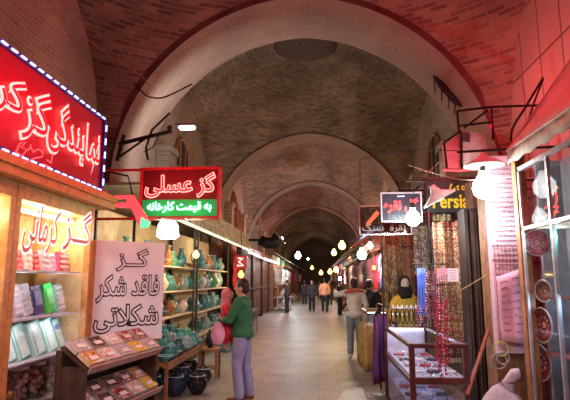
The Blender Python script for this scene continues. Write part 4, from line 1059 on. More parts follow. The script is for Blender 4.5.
def plate(p, r_, ci, facing, label):
    t = thing('wall_plate', label, 'plate', p, group='round plates in the right showcase')
    R_ = Vector(facing).to_track_quat('Z', 'Y').to_matrix(); t.rotation_euler = R_.to_euler()
    MB().lathe([(.001, 0), (r_*.5, .0), (r_*.7, .008), (r_, .03), (r_*.98, .036), (r_*.68, .016), (.001, .008)], (0, 0, 0), 28).build('plate_body', mat('plate '+['pink', 'dark red', 'brown'][ci], [(.5, .15, .2), (.3, .05, .06), (.25, .1, .08)][ci], .3, var=.5, scale=40), t, smooth=True, world=False)
    MB().tube([(r_*math.cos(a), r_*math.sin(a), .033) for a in [PI*q/14 for q in range(28)]], .007, 6, closed=True).build('rim', mat('pale plate rim', (.55, .45, .48), .3), t, world=False)
    m = MB()
    for q in range(10):
        a = 2*PI*q/10; m.ball((r_*.45*math.cos(a), r_*.45*math.sin(a), .012), r_*.09, 6, 4, sc=(1, 1, .3))
    m.ball((0, 0, .01), r_*.2, 8, 4, sc=(1, 1, .2)); m.build('ornament', mat('plate ornament', (.75, .55, .5), .4), t, world=False)
plate(P(537, 243, x=2.14), .125, 0, (-.35, -1, 0), 'round pink patterned plate topmost in the right showcase')
plate(P(546, 291, x=2.12), .10, 2, (-1, -.35, 0), 'brown round plate second from top in the right showcase')
plate(P(545, 325, x=2.12), .16, 1, (-1, -.15, 0), 'dark red round plate third from top in the right showcase')
plate(P(541, 362, x=2.12), .17, 1, (-1, -.3, 0), 'large dark red plate lowest in the right showcase')
q = P(553, 238, x=2.2)
t = thing('turquoise_board', 'small turquoise board between the pink plate and the right edge', 'board', q); MB().box(q, (.02, .12, .34)).build('board_face', mat('turquoise paint', (.05, .5, .48), .5), t); MB().box(q+Vector((-.015, 0, .1)), (.012, .09, .02)).build('clip', WHITE, t)
BL = [(.12, .3, .75), (.5, .7, .95), (.7, .75, .9), (.08, .45, .6)]
k = 0
for z in (1.0, 1.5, .55):
    for i in range(5):
        y = 3.85+i*.2; c_ = BL[(i+int(z*10)) % 4]; nm = ['blue', 'pale blue', 'white', 'teal'][(i+int(z*10)) % 4]
        vessel_l = '%s glass jar on the %s shelf of the right showcase, %s' % (nm, {1.0: 'middle', 1.5: 'upper', .55: 'lower'}[z], nth(i, 'the near end'))
        t = thing('glass_jar', vessel_l, 'jar', (2.3, y, z+.001), group='glass jars in the right showcase')
        MB().lathe([(.05, 0), (.06, .02), (.06, .18), (.035, .23), (.035, .26)], (0, 0, 0), 14).build('jar_body', mat('jar '+nm, c_, .15), t, smooth=True, world=False)
        MB().lathe([(.038, .255), (.04, .26), (.04, .29), (.001, .3)], (0, 0, 0), 14).build('lid', STEEL, t, world=False)
for y in (3.9, 4.3, 4.75): pt_light((2.2, y, 2.05), (.85, .9, 1), 2.5); pt_light((2.2, y, 1.42), (.5, .7, 1), 3)
t = thing('neon_lettering', 'small red neon script behind the upper right glass', 'sign', P(552, 200, x=2.2))
q = lambda u, v: P(u, v, x=2.2)
m = MB()
for st in ([(545, 208), (550, 205), (555, 207), (557, 200), (556, 192)], [(549, 200), (552, 196), (553, 190)], [(546, 215), (551, 212), (558, 212)], [(556, 188), (558, 187)], [(547, 222), (551, 219), (556, 220)], [(553, 218), (558, 206)]): m.tube([q(*s) for s in st], .009, 6)
m.build('lettering', glow('dim red neon', (1, .10, .08), 1.5), t)
MB().tube([q(552, 190), q(552, 172)], .004, 5).build('cord', CABLE, t)
# --- canvas awning over it
t = thing('awning', 'pinkish canvas awning sloping up at the upper right edge', 'awning', (2.4, 4.2, 3))
m = MB()
def awn(a, b):
    y = 2.2+3.0*a; x = 1.98+1.1*b; z = 2.98+1.5*b-.06*math.sin(b*PI)+.03*math.sin(a*9)*math.sin(b*PI); return Vector((x, y, z))
m.sheet(awn, 14, 8); m.build('canvas', mat('dusty canvas', (.62, .48, .47), .85, var=.12, scale=3), t, smooth=True, thick=.012)
m = MB(); m.sheet(lambda a, b: Vector((1.98, 2.2+3.0*a, 2.83+.15*b+.012*math.sin(a*60))), 60, 2); m.build('valance', mat('valance cloth', (.5, .47, .38), .85), t, smooth=True, thick=.008)
m = MB(); m.tube([(1.98, 2.2, 2.98), (1.98, 5.2, 2.98)], .016, 8); m.tube([(1.98, 5.2, 2.98), (3.08, 5.2, 4.48)], .012, 8); m.build('awning_frame', mat('pale awning pipe', (.5, .4, .38), .5), t)
t = thing('overhead_rod', 'thin dark rod crossing above the bare bulb to the right wall', 'rod', (2, 5.25, 3))
MB().tube([P(457, 152, y=5.3), P(570, 146, y=5.3), Vector((XR, 5.3, 3.05))], .014, 8).build('rod_tube', IRON, t)
# --- red and white light box with its iron frame
lbx = thing('light_box', 'red and pale hanging light box above the white lamp shade', 'sign', P(470, 150, y=5.9))
def slab(uvs, y, th, mt, nm, par):
    m = MB(); a = [P(u, v, y=y) for u, v in uvs]; b = [p+Vector((0, th, 0)) for p in a]; n_ = len(a)
    m.add(a+b, [tuple(range(n_)), tuple(range(2*n_-1, n_-1, -1))]+[(i, (i+1) % n_, (i+1) % n_+n_, i+n_) for i in range(n_)]); return m.build(nm, mt, par)
slab([(444, 143), (459, 131), (461, 168), (447, 168)], 5.95, .12, mat('pink red face', (.72, .16, .2), .5), 'red_face', lbx)
slab([(460, 131), (485, 134), (489, 166), (462, 169)], 5.9, .1, mat('pale sign face', (.55, .52, .5), .5, var=.3), 'pale_face', lbx)
m = MB(); 
for (a, b) in (((457, 111), (491, 107)), ((457, 111), (459, 132)), ((491, 107), (493, 140)), ((459, 132), (444, 143)), ((464, 128), (488, 110)), ((459, 126), (492, 122)), ((444, 143), (447, 168)), ((461, 131), (462, 169))): m.tube([P(*a, y=5.88), P(*b, y=5.88)], .014, 6)
m.tube([P(491, 107, y=5.88), Vector((XR, 6.0, 3.75))], .014, 6)
m.build('iron_frame', IRON, lbx)
slab([(463, 132), (470, 133), (470, 142), (463, 141)], 5.88, .012, mat('dark picture', (.08, .08, .08), .5), 'dark_picture', lbx)
m = MB(); m.tube([P(444, 170, y=5.93), P(460, 171, y=5.93), P(487, 168, y=5.93)], .012, 6); m.build('red_tube', glow('red tube', (1, .05, .06), 2.5), lbx)
for q_ in ((448, 92, 6.6), (468, 98, 6.8), (460, 125, 6.5)): pt_light(P(q_[0], q_[1], y=q_[2]), (1, .0, .03), 48, 'neon_glow')
p = P(484, 166, y=5.2)
t = thing('pendant_lamp', 'wide white enamel lamp shade above the brightest bare bulb', 'lamp', p)
MB().lathe([(.2, -.0), (.205, .01), (.1, .07), (.03, .11), (.03, .14)], p, 28).build('shade', WHITE, t, smooth=True, thick=.004)
MB().tube([p+Vector((0, 0, .1)), P(484, 149, y=5.3)], .006, 6).build('cord', CABLE, t)
spot(P(484, 188, y=5.2)-Vector((0, 0, .13)), (1, .97, .95), 42*LG, (.1, .1, -1), 2.7)
bulb(P(484, 188, y=5.2), (1, .97, .95), 5, 'brightest white bare bulb hanging under the white enamel shade', r=.115, top=P(484, 167, y=5.2), key='cool')
p = P(438, 196, y=6.2); t = thing('pendant_lamp', 'tilted white conical lamp shade before the yellow lettered sign', 'lamp', p)
R_ = Euler((0, -.5, 0)).to_matrix(); MB().lathe([(.215, -.05), (.22, -.04), (.07, .05), (.04, .11), (.035, .15)], p, 24, R_).build('shade', WHITE, t, smooth=True, thick=.004)
MB().lathe([(.001, -.07), (.05, -.05), (.05, 0), (.03, .05)], p, 12, R_).build('bulb', glow('cone bulb', (1, .95, .85), 2), t, smooth=True)
MB().tube([p+R_ @ Vector((0, 0, .14)), p+Vector((0, .05, .5))], .006, 6).build('cord', CABLE, t)
spot(p+Vector((-.05, -.06, -.12)), (1, .95, .85), 36*LG, (-.1, .1, -1), 2.6)
bulb(P(413, 219, y=6.5), (.9, .98, 1), 60, 'bright white bare bulb hanging before the black shop sign', r=.095, top=P(413, 165, y=6.5), key='coolish')
# --- silver shop sign
a, b = P(382.5, 221, y=7.0), P(420, 193.5, y=7.0); ss = thing('shop_sign', 'black sign with red Persian letters and a pale border', 'sign', (a.x, 7.0, a.z))
w_, h_ = b.x-a.x, b.z-a.z
MB().b2((a.x, 7.0, a.z), (b.x, 7.06, b.z)).build('panel', mat('black sign', (.02, .02, .03), .4), ss)
m = MB(); e = .018
m.b2((a.x-e, 6.98, a.z-e), (b.x+e, 7.07, a.z)); m.b2((a.x-e, 6.98, b.z), (b.x+e, 7.07, b.z+e)); m.b2((a.x-e, 6.98, a.z), (a.x, 7.07, b.z)); m.b2((b.x, 6.98, a.z), (b.x+e, 7.07, b.z))
m.build('frame', mat('silver edge', (.6, .6, .65), .3, .5), ss)
place_text('گل نقره', 'red_lettering', glow('red lettering', (1, .07, .07), 1.1), ss, Vector((a.x+w_*.05, 6.99, a.z+h_*.3)), XV, ZV, w_*.88, h_*.52, offset=.05, extrude=.02)
place_text('SILVER', 'latin_lettering', glow('dim grey letters', (.5, .5, .6), .15, (.2, .2, .25)), ss, Vector((a.x+w_*.15, 6.99, a.z+h_*.06)), XV, ZV, w_*.62, h_*.16, offset=.0, extrude=.01, latin=True)
m = MB()
for k in range(4): m.box((a.x+w_*(.42+.05*k), 6.993, b.z-h_*.1), (w_*.035, .006, h_*.04))
m.build('small_caption', WHITE, ss)['kind'] = 'stuff'
MB().tube([P(401, 193, y=7.03), P(401, 150, y=7.03)], .006, 5).build('hanger', IRON, ss)
# glass sign behind it
a, b = P(360.5, 234, y=7.8), P(410, 206, y=7.8); gs2 = thing('shop_sign', 'thin framed transparent sign behind the black one', 'sign', (a.x, 7.8, a.z)); w_, h_ = b.x-a.x, b.z-a.z
m = MB(); e = .016
m.b2((a.x-e, 7.79, a.z-e), (b.x+e, 7.82, a.z)); m.b2((a.x-e, 7.79, b.z), (b.x+e, 7.82, b.z+e)); m.b2((a.x-e, 7.79, a.z), (a.x, 7.82, b.z)); m.b2((b.x, 7.79, a.z), (b.x+e, 7.82, b.z))
m.build('frame', _mc['silver edge'], gs2)
MB().b2((a.x, 7.80, a.z), (b.x, 7.805, b.z)).build('glass', glass('smoky glass', (.6, .55, .55), .05), gs2)
place_text('نقره و سنگ'.replace('و', ''), 'pale_lettering', glow('faint letters', (.55, .5, .45), .4), gs2, Vector((a.x+w_*.04, 7.79, a.z+h_*.04)), XV, ZV, w_*.85, h_*.34, offset=.01, extrude=.01)
m = MB(); q0_, q1_ = P(366, 226, y=7.77), P(378, 212, y=7.77); m.tube([q0_, q0_.lerp(q1_, .15), q1_], [.004, .03, .035], 8); m.build('orange_pencil', glow('orange mark', (1, .25, .12), .7), gs2)
m = MB(); m.tube([P(360, 207, y=7.8), P(360, 160, y=7.8)], .005, 5); m.build('hanger', IRON, gs2)
# yellow lettered sign
a, b = P(443, 212, y=7.25), P(472, 178, y=7.25); ps = thing('shop_sign', 'dark sign with yellow Latin letters above the hanging rugs', 'sign', (a.x, 7.25, a.z)); w_, h_ = b.x-a.x, b.z-a.z
MB().b2((a.x-.25, 7.25, a.z), (b.x+.2, 7.3, b.z)).build('panel', mat('dark green panel', (.025, .035, .03), .5), ps)
YL = glow('yellow letters', (.9, .62, .03), .5)
place_text('Persia', 'yellow_lettering', YL, ps, Vector((P(433, 200, y=7.24).x, 7.245, a.z+h_*.12)), XV, ZV, w_*1.16, h_*.40, offset=.02, extrude=.02, latin=True)
place_text('Art of', 'small_yellow_lettering', YL, ps, Vector((a.x+.1, 7.245, a.z+h_*.64)), XV, ZV, w_*.6, h_*.2, offset=.01, extrude=.01, latin=True)
MB().b2((a.x-.28, 7.24, b.z), (b.x+.23, 7.31, b.z+.02)).build('frame', WOODD, ps)
# --- cables
def cable(pts, label, r=.006, mt=CABLE):
    t = thing('cable', label, 'cable', pts[0]); n_ = len(pts); out = []
    for i in range(n_-1):
        p0, p1, p2, p3 = pts[max(0, i-1)], pts[i], pts[i+1], pts[min(n_-1, i+2)]
        for k in range(6):
            f_ = k/6; out.append(.5*((2*p1)+(p2-p0)*f_+(2*p0-5*p1+4*p2-p3)*f_*f_+(3*p1-p0-3*p2+p3)*f_**3))
    out.append(pts[-1]); MB().tube(out, r, 6).build('cable_sheath', mt, t, smooth=True); return t
cable([P(543, 78, y=5.6), P(525, 108, y=5.4), P(512, 130, y=5.35), P(513, 150, y=5.3), P(520, 170, y=5.25)], 'thick black cable looping down beside the pink awning', .013)
cable([P(543, 80, y=5.6), P(535, 100, y=5.4), P(527, 125, y=5.35), P(520, 150, y=5.3), P(511, 165, y=5.25)], 'second black cable crossing the thick one at the awning corner', .011)
cable([P(47, 0, y=6), P(95, 45, y=7), P(140, 75, y=8), P(150, 87, y=8.12)], 'thin reddish cable crossing the vault at upper left', .007, mat('dusty red cable', (.35, .12, .12), .7))
cable([P(62, 0, y=6), P(110, 42, y=7.2), P(145, 73, y=8.1)], 'thin reddish cable right of the other one at upper left', .005, _mc['dusty red cable'])
cable([P(134, 82, y=8.05), P(142, 92, y=8.0), P(150, 97, y=8.0), P(165, 97, y=8.0), P(192, 84, y=8.1)], 'dark cable sagging under the first brick arch on the left', .014)
cable([P(408, 165, y=6.5), P(440, 175, y=6.0), P(470, 180, y=5.4), P(520, 176, y=5.1)], 'pale cord strung from the silver sign to the wooden post', .006, mat('pale cord', (.6, .5, .42), .7))
cable([P(360, 160, y=7.8), P(401, 150, y=7.0), P(460, 151, y=5.3)], 'dark wire from which the black shop sign hangs', .006)
cable([P(461, 290, y=5.6), P(480, 279, y=5.5), P(487, 274, y=5.45)], 'yellow string tied from the wire grid to the price card', .005, mat('yellow string', (.55, .45, .15), .8))
# ragged opening in the rib, upper right; its shade is a dark mass
hp = [P(u, v, x=CX+A-.32) for u, v in ((430, 73), (441, 82), (452, 94), (461, 106), (455, 107), (444, 99), (436, 89))]
t = thing('broken_grille', 'dark ragged grille on the brick arch at upper right', 'grille', hp[0])
def ribpt(u, v, off=.19):
    # point on the arch's underside band
    best = None
    for k in range(400):
        a_ = PI*k/400*.5; hw = A-off; x = CX+hw*math.cos(a_); z = ZS+SC*(A-off*.8)*math.sin(a_)+ridge(x-CX, B)
        d = P(u, v, x=x)
        e_ = abs(d.z-z)
        if 8.3 < d.y < 9.3 and (best is None or e_ < best[0]): best = (e_, Vector((x, d.y, z)))
    return best[1] if best else None
pts = [ribpt(u, v) for u, v in ((434, 77), (441, 84), (448, 92), (455, 100), (461, 107))]
pts = [p for p in pts if p]
if len(pts) > 1:
    MB().tube(pts, [.03]+[.07]*(len(pts)-2)+[.02], 8).build('hole_shade', mat('hole shade', (.03, .02, .025), .95, bump=.8), t)
    m = MB()
    for i in range(len(pts)-1): m.tube([pts[i]+Vector((-.05, -.2, -.05)), pts[i+1]+Vector((-.08, .15, -.1))], .012, 5)
    m.build('bars', IRON, t)
#@@PART4
# =================================================================== FAR PART OF THE STREET
def bagged(loc, ci, s, label, grp):
    t = thing('goods_sack', label, 'goods', loc, group=grp); m = MB()
    m.sheet(lambda a, b: Vector((s*.5*math.cos(a*2*PI)*math.sin(min(1, b*.9+.14)*PI)**.5*(1+.1*math.sin(a*20)), s*.5*math.sin(a*2*PI)*math.sin(min(1, b*.9+.14)*PI)**.5, s*b*.9)), 20, 8)
    m.build('sack_body', mat('cloth '+GC[ci][0], GC[ci][1], .85, var=.3, scale=20), t, smooth=True, world=False)
    MB().tube([(0, 0, s*.86), (.02, 0, s*1.02)], [.06*s, .1*s], 8).build('tied_top', mat('cloth '+GC[ci][0], GC[ci][1]), t, smooth=True, world=False)
def shopfront(side, y0, y1, label, fasc, grp, awn=True):
    X = -2.7 if side < 0 else 2.15; s_ = -side
    t = thing('market_shop', label, 'shop', (X, (y0+y1)/2, 0), group=grp)
    MB().b2((X-side*-.0, y0, 0), (X+side*.08, y1, 3.0)).build('side_wall', mat('shop dark wall', (.13, .08, .06), .7, var=.3), t)
    for y in (y0, y1-.12): MB().b2((X-side*.25, y, 0), (X, y+.12, 2.9)).build('post', WOODB, t)
    MB().b2((X-side*.3, y0, 2.6), (X-side*.22, y1, 3.0)).build('fascia', mat('fascia '+fasc[0], fasc[1], .6, var=.2), t)
    for z in (.6, 1.2): MB().b2((X-side*.22, y0+.12, z), (X, y1-.12, z+.03)).build('shelf', WOODB, t)
    if not awn: return t
    m = MB(); m.sheet(lambda a, b: Vector((X-side*(.3+.7*(1-b)), y0+(y1-y0)*a, 2.75+.4*b+.02*math.sin(a*25))), 16, 3); m.build('awning', mat('awning '+fasc[0], [q*.8+.03 for q in fasc[1]], .8), t, thick=.01)
    return t
FS = [('cream', (.6, .5, .35)), ('red', (.45, .05, .05)), ('blue', (.08, .12, .35)), ('white', (.7, .68, .64)), ('ochre', (.5, .32, .1)), ('green', (.07, .25, .12))]
kk = 0
for side, ys, nm in ((-1, [27.6, 31.8, 36, 40.2, 45, 50, 56, 62], 'left'), (1, [11.6, 15.0, 18.6, 22.4, 26.6, 31, 36, 41, 47, 54, 61], 'right')):
    for i, y in enumerate(ys):
        L_ = (ys[i+1]-y if i+1 < len(ys) else 6)-.3
        f_ = FS[(i*5+(side > 0)*2) % 6]
        shopfront(side, y, y+L_, 'shop with a %s fascia on the %s, %s' % (f_[0], nm, nth(i, 'the near end')), f_, 'small shopfronts on the '+nm, not (side > 0 and i == 2))
        X = -2.7 if side < 0 else 2.15
        for j in range(4 if y < 40 else 2):
            ci = [5, 0, 8, 4, 1, 6, 3, 7][(i*3+j*5+(side > 0)*2) % 8] if not (side < 0 and y < 40) else 5
            garment((X-side*.45, y+.5+j*(L_-1)/3.2, 2.35), ci, .5, .8+.15*(j % 2), PI/2+.4*side, '%s garment outside the %s shop on the %s, %s' % (GC[ci][0], ORD[i], nm, nth(j, 'near')), 'garments outside the %s shops' % nm)
        if y < 45 and not (side < 0 and i == 0):
            for j in range(3):
                ci = [5, 5, 7, 8, 4, 0][(i+j*2) % 6] if side < 0 else [4, 8, 0, 5, 3, 1][(i+j*2) % 6]
                bagged((X-side*.6, y+.7+j*1.05, .0), ci, .55, '%s goods bundle before the %s shop on the %s, %s' % (GC[ci][0], ORD[i], nm, nth(j, 'near')), 'bundles before the %s shops' % nm)
# white goods stand in bright light, left
t = small_table((-1.95, 29.2, 0), .7, 2.0, .7, 'white goods stand in bright light on the left, far down the street', mt=mat('white stand', (.7, .7, .7), .6))
for j in range(4): bagged((-1.95, 28.5+j*.5, .71), 5, .45, 'white bundle on the brightly lit stand, '+nth(j, 'near'), 'white bundles on the far stand')
LB_ = [(342, 246, 18, (1, .95, .4), 40, 'yellow', .13, 'yellow lamp high right of the street centre'), (334, 253, 24, (.95, 1, .4), 40, 'lime', .13, 'yellow green lamp lower and farther than the yellow one'),
       (362, 255, 13, (1, .9, .75), 70, 'white', .12, 'big white lamp above the man in the white shirt'), (298, 256, 24, (.85, .92, 1), 110, 'cool', .14, 'bluish white lamp left of the street centre'),
       (370, 246, 12.6, (1, .85, .6), 20, 'warm white', .07, 'small warm lamp right of the big white one'), (282, 239, 27, (.9, 1, .95), 15, 'pale', .08, 'small pale lamp high above the closed shopfronts'),
       (330, 272, 44, (1, .7, .3), 50, 'orange far', .2, 'orange lamp far down the street, left of the group'), (336, 270, 40, (1, .8, .5), 50, 'amber far', .2, 'amber lamp far down the street, middle of the group'), (345, 271, 36, (1, .75, .45), 50, 'amber far', .17, 'amber lamp far down the street, right of the group'),
       (321, 273, 50, (1, .75, .5), 40, 'orange far', .2, 'orange lamp above the distant walkers'), (350, 259, 21, (1, .35, .3), 30, 'red far', .07, 'small reddish lamp above the red awning'), (308, 259, 33, (.9, .95, 1), 25, 'pale', .06, 'tiny pale lamp right of the bluish white one'),
       (340, 279, 30, (1, .9, .8), 20, 'white', .1, 'low white lamp behind the man in the white shirt'), (374, 268, 13, (1, .5, .2), 25, 'orange', .05, 'orange lamp inside the right shop beyond the rugs'), (312, 268, 60, (1, .7, .5), 60, 'orange far', .2, 'farthest orange lamp down the street')]
for (u, v, y, c_, wt, key, r_, lab) in LB_: bulb(P(u, v, y=y), c_, wt*2.6, lab+'', r=r_, key=key)
for y, c_ in ((31, (1, 1, 1)), (35, (.9, .95, 1))): pt_light((-1.9, y, 2.3), c_, 170)
# red awning right of the far street and red light on the third bays
t = thing('red_awning', 'lit red awning jutting out above the far right shops', 'awning', P(350, 264, y=20))
m = MB(); m.sheet(lambda a, b: Vector((.95+1.1*b, 18.6+2.6*a, 2.32+.45*b)), 8, 4); m.build('canvas', mat('bright red canvas', (.75, .06, .1), .7), t, thick=.02)
m = MB(); m.tube([(.95, 18.6, 2.32), (.95, 21.2, 2.32)], .02, 6); m.tube([(.95, 18.6, 2.32), (2.1, 18.6, 2.8)], .015, 6); m.build('frame', IRON, t)
pt_light((1.3, 19.6, 2.95), (1, .1, .1), 30)
for y, w_ in ((20.5, 60), (23.5, 90), (30, 90), (35, 110)): pt_light((1.2, y, 3.3), (1, .10, .06), w_, 'neon_glow')
for y, w_ in ((21.5, 90), (24, 60), (33, 100)): pt_light((-2.3, y, 3.4), (1, .12, .06), w_, 'neon_glow')

# =================================================================== PEOPLE
def blob(name, caps, parent, mt, voxel=.012, smooth_it=3):
    """one continuous organic skin around a set of tapered limbs and ellipsoids"""
    m = MB()
    for c in caps:
        if c[0] == 'b': m.ball(c[1], 1, 14, 10, sc=c[2])
        else:
            pts, rs = c[1], c[2]; m.tube(pts, rs, 12)
            for p, r_ in ((pts[0], rs[0]), (pts[-1], rs[-1])): m.ball(p, r_, 12, 8)
    o = m.build(name, mt, parent, smooth=True, world=False)
    bm = bmesh.new(); bm.from_mesh(o.data); bmesh.ops.recalc_face_normals(bm, faces=bm.faces); bm.to_mesh(o.data); bm.free()
    rm = o.modifiers.new('r', 'REMESH'); rm.mode = 'VOXEL'; rm.voxel_size = voxel; rm.use_smooth_shade = True
    sm = o.modifiers.new('s', 'SMOOTH'); sm.factor = .5; sm.iterations = smooth_it
    bpy.context.view_layer.update(); dg = bpy.context.evaluated_depsgraph_get()
    me = bpy.data.meshes.new_from_object(o.evaluated_get(dg)); o.modifiers.clear(); o.data = me
    me.materials.clear(); me.materials.append(mt)
    for p in me.polygons: p.use_smooth = True
    return o
V = Vector
SKIN = mat('skin', (.55, .33, .22), .5, var=.05)
def hand(wr, d, side, up=V((0, 0, 1))):
    """palm, four bent fingers of unequal length and a thumb"""
    d = d.normalized(); s_ = d.cross(up).normalized()*side; n_ = s_.cross(d).normalized(); out = []
    out.append(('t', [wr, wr+d*.045, wr+d*.08], [.022, .034, .034]))
    for k, ln in enumerate((.062, .074, .07, .055)):
        b = wr+d*.085+s_*(.027-.018*k); out.append(('t', [b, b+d*ln*.5-n_*.006, b+d*ln*.8-n_*.022, b+d*ln*.95-n_*.036], [.0095, .009, .008, .007]))
    b = wr+d*.03+s_*.03; out.append(('t', [b, b+s_*.025+d*.025, b+s_*.03+d*.055-n_*.008], [.012, .010, .008]))
    return out
def person(name, label, loc, rz, h, J, shirt, trous, hair, shoe=(.1, .08, .07), fine=.011, cat='person', longhair=False, extra=None, belt=None, group=None):
    t = thing('person', label, cat, loc, rz=rz, group=group); k = h/1.72
    j = {n_: V(p)*k for n_, p in J.items()}
    g = lambda n_: j[n_]
    body = []
    pel, che, nek, hd = g('pelvis'), g('chest'), g('neck'), g('head')
    body.append(('t', [pel, pel.lerp(che, .5), che, nek-V((0, 0, .05*k))], [.135*k, .12*k, .13*k, .07*k]))
    body.append(('t', [nek-V((0, 0, .05*k)), hd-V((0, 0, .04*k))], [.055*k, .052*k]))
    body.append(('b', hd+V((0, 0, .02*k)), V((.076, .096, .118))*k)); body.append(('b', hd+V((0, .03, -.055))*1, V((.055, .062, .06))*k))
    body.append(('t', [hd+V((0, .088*k, .015*k)), hd+V((0, .112*k, -.012*k))], [.011*k, .016*k]))
    for s_ in (-1, 1):
        body.append(('b', hd+V((s_*.078*k, -.005*k, 0)), V((.012, .022, .033))*k)); body.append(('b', hd+V((s_*.03*k, .086*k, .02*k)), V((.016, .012, .01))*k))
    body.append(('b', hd+V((0, .088*k, -.045*k)), V((.026, .012, .012))*k))
    for s_, S in ((-1, 'l'), (1, 'r')):
        sh, el, wr = g(S+'sh'), g(S+'el'), g(S+'wr'); body.append(('t', [che.lerp(sh, .4)+V((0, 0, .01)), sh, sh.lerp(el, .5), el, el.lerp(wr, .4), wr], [q*k for q in (.085, .064, .05, .041, .038, .026)]))
        hp, kn, an = g(S+'hp'), g(S+'kn'), g(S+'an'); body.append(('t', [hp, hp.lerp(kn, .5), kn, kn.lerp(an, .35), an], [q*k for q in (.092, .08, .056, .055, .036)]))
        toe = an+V((0, .14*k, -.045*k)); body.append(('t', [an+V((0, -.02*k, -.035*k)), toe], [.036*k, .03*k]))
        if fine < .02: body += hand(wr, g(S+'hd') if S+'hd' in j else (wr-el), s_)
    o = blob('body', body, t, SKIN, fine if fine > .012 else .008, 2)
    # clothes
    i_ = .016*k; sm_ = []
    sm_.append(('t', [pel+V((0, 0, .05*k)), pel.lerp(che, .5), che, nek-V((0, 0, .055*k))], [.15*k+i_, .135*k+i_, .14*k+i_, .072*k+i_]))
    sm_.append(('b', pel.lerp(che, .8), V((.18, .12, .17))*k)); sm_.append(('b', pel+V((0, 0, .02*k)), V((.212, .168, .125))*k))
    for S in 'lr':
        sh, el, wr = g(S+'sh'), g(S+'el'), g(S+'wr'); sm_.append(('t', [che.lerp(sh, .4)+V((0, 0, .01)), sh, sh.lerp(el, .5), el, el.lerp(wr, .5), el.lerp(wr, .92)], [q*k+i_*.9 for q in (.09, .068, .056, .046, .042, .034)]))
    blob('shirt', sm_, t, mat('shirt %.2f %.2f %.2f' % shirt, shirt, .8, var=.14, scale=16, bump=.3), fine+.002, 2)
    tr = [('t', [g('lhp')+V((0, 0, .02*k)), g('rhp')+V((0, 0, .02*k))], [.098*k]*2)]
    for S in 'lr':
        hp, kn, an = g(S+'hp'), g(S+'kn'), g(S+'an'); tr.append(('t', [hp, hp.lerp(kn, .5), kn, kn.lerp(an, .35), kn.lerp(an, .95)], [q*k+i_*.8 for q in (.094, .086, .066, .066, .06)]))
    blob('trousers', tr, t, mat('trousers %.2f %.2f %.2f' % trous, trous, .85, var=.22, scale=12, bump=.3), fine+.002, 2)
    hh = [('b', hd+V((0, -.016*k, .045*k)), V((.088, .1, .105))*k)]
    if longhair: hh.append(('t', [hd+V((0, -.05*k, .02*k)), hd+V((0, -.08*k, -.1*k)), hd+V((0, -.09*k, -.2*k))], [.085*k, .075*k, .05*k]))
    else: hh.append(('b', hd+V((0, -.045*k, -.01*k)), V((.075, .07, .08))*k))
    blob('hair', hh, t, mat('hair %.2f' % hair[0], hair, .55, var=.3, scale=30), fine+.001, 1)
    for S in 'lr':
        an = g(S+'an'); blob('shoe', [('t', [an+V((0, -.03*k, -.04*k)), an+V((0, .07*k, -.045*k)), an+V((0, .16*k, -.05*k))], [.042*k, .04*k, .034*k])], t, mat('shoe %.2f' % shoe[0], shoe, .5), fine+.001, 1)
    if fine < .013:
        m = MB()
        for s_ in (-1, 1): m.ball(hd+V((s_*.03*k, .093*k, .022*k)), .008*k, 8, 6, sc=(1.3, .6, .8))
        m.build('eyes', mat('dark eye', (.02, .015, .01), .2), t, world=False)
    return t, j, k
BASE = dict(pelvis=(0, 0, .93), chest=(0, 0, 1.27), neck=(0, 0, 1.46), head=(0, .02, 1.585), lsh=(-.18, 0, 1.40), rsh=(.18, 0, 1.40), lel=(-.24, -.02, 1.12), rel=(.24, -.02, 1.12), lwr=(-.25, .06, .88), rwr=(.25, .06, .88),
            lhp=(-.09, 0, .9), rhp=(.09, 0, .9), lkn=(-.1, .02, .5), rkn=(.1, .02, .5), lan=(-.1, 0, .09), ran=(.1, 0, .09))
def pose(**k): d = dict(BASE); d.update(k); return d
# man in white shirt, seen from behind, left arm bent outwards holding a folded red cloth
mp = P(356, 357, z=0)
t, j, k = person('man', 'person in a white shirt and grey trousers seen from behind, red strap across the shoulders', (mp.x-.01, mp.y, 0), .05, 1.68,
    pose(lel=(-.42, .02, 1.36), lwr=(-.40, .26, 1.42), lhd=(.0, 1, .2), rel=(.27, -.02, 1.13), rwr=(.27, .2, 1.05), rhd=(0, 1, -.1), lkn=(-.1, .03, .5), lan=(-.11, -.02, .09), ran=(.12, .03, .09)),
    (.72, .66, .6), (.24, .25, .28), (.025, .018, .015), shoe=(.65, .62, .6), fine=.012)
m = MB(); m.tube([V((-.22, -.1, 1.38)), V((-.1, -.135, 1.42)), V((.06, -.14, 1.43)), V((.2, -.07, 1.41))], [.03, .035, .03, .025], 8); m.build('red_strap', mat('orange red cloth', (.65, .12, .08), .8), t, smooth=True, world=False)
m = MB(); m.tube([V((.165*math.cos(a), .125*math.sin(a), .985)) for a in [PI*q/12 for q in range(24)]], .018, 6, closed=True); m.build('belt', mat('belt leather', (.05, .03, .02), .5), t, world=False)
# neighbour in jeans and dark jacket
bp_ = P(368, 350, z=0)
person('neighbour', 'person in a dark jacket and pale jeans right of the white shirted one', (1.25, 12.6, 0), -.2, 1.66, pose(lel=(-.25, .1, 1.13), lwr=(-.12, .3, 1.1), rel=(.26, .05, 1.12)), (.03, .03, .045), (.32, .42, .62), (.02, .015, .015), fine=.016)
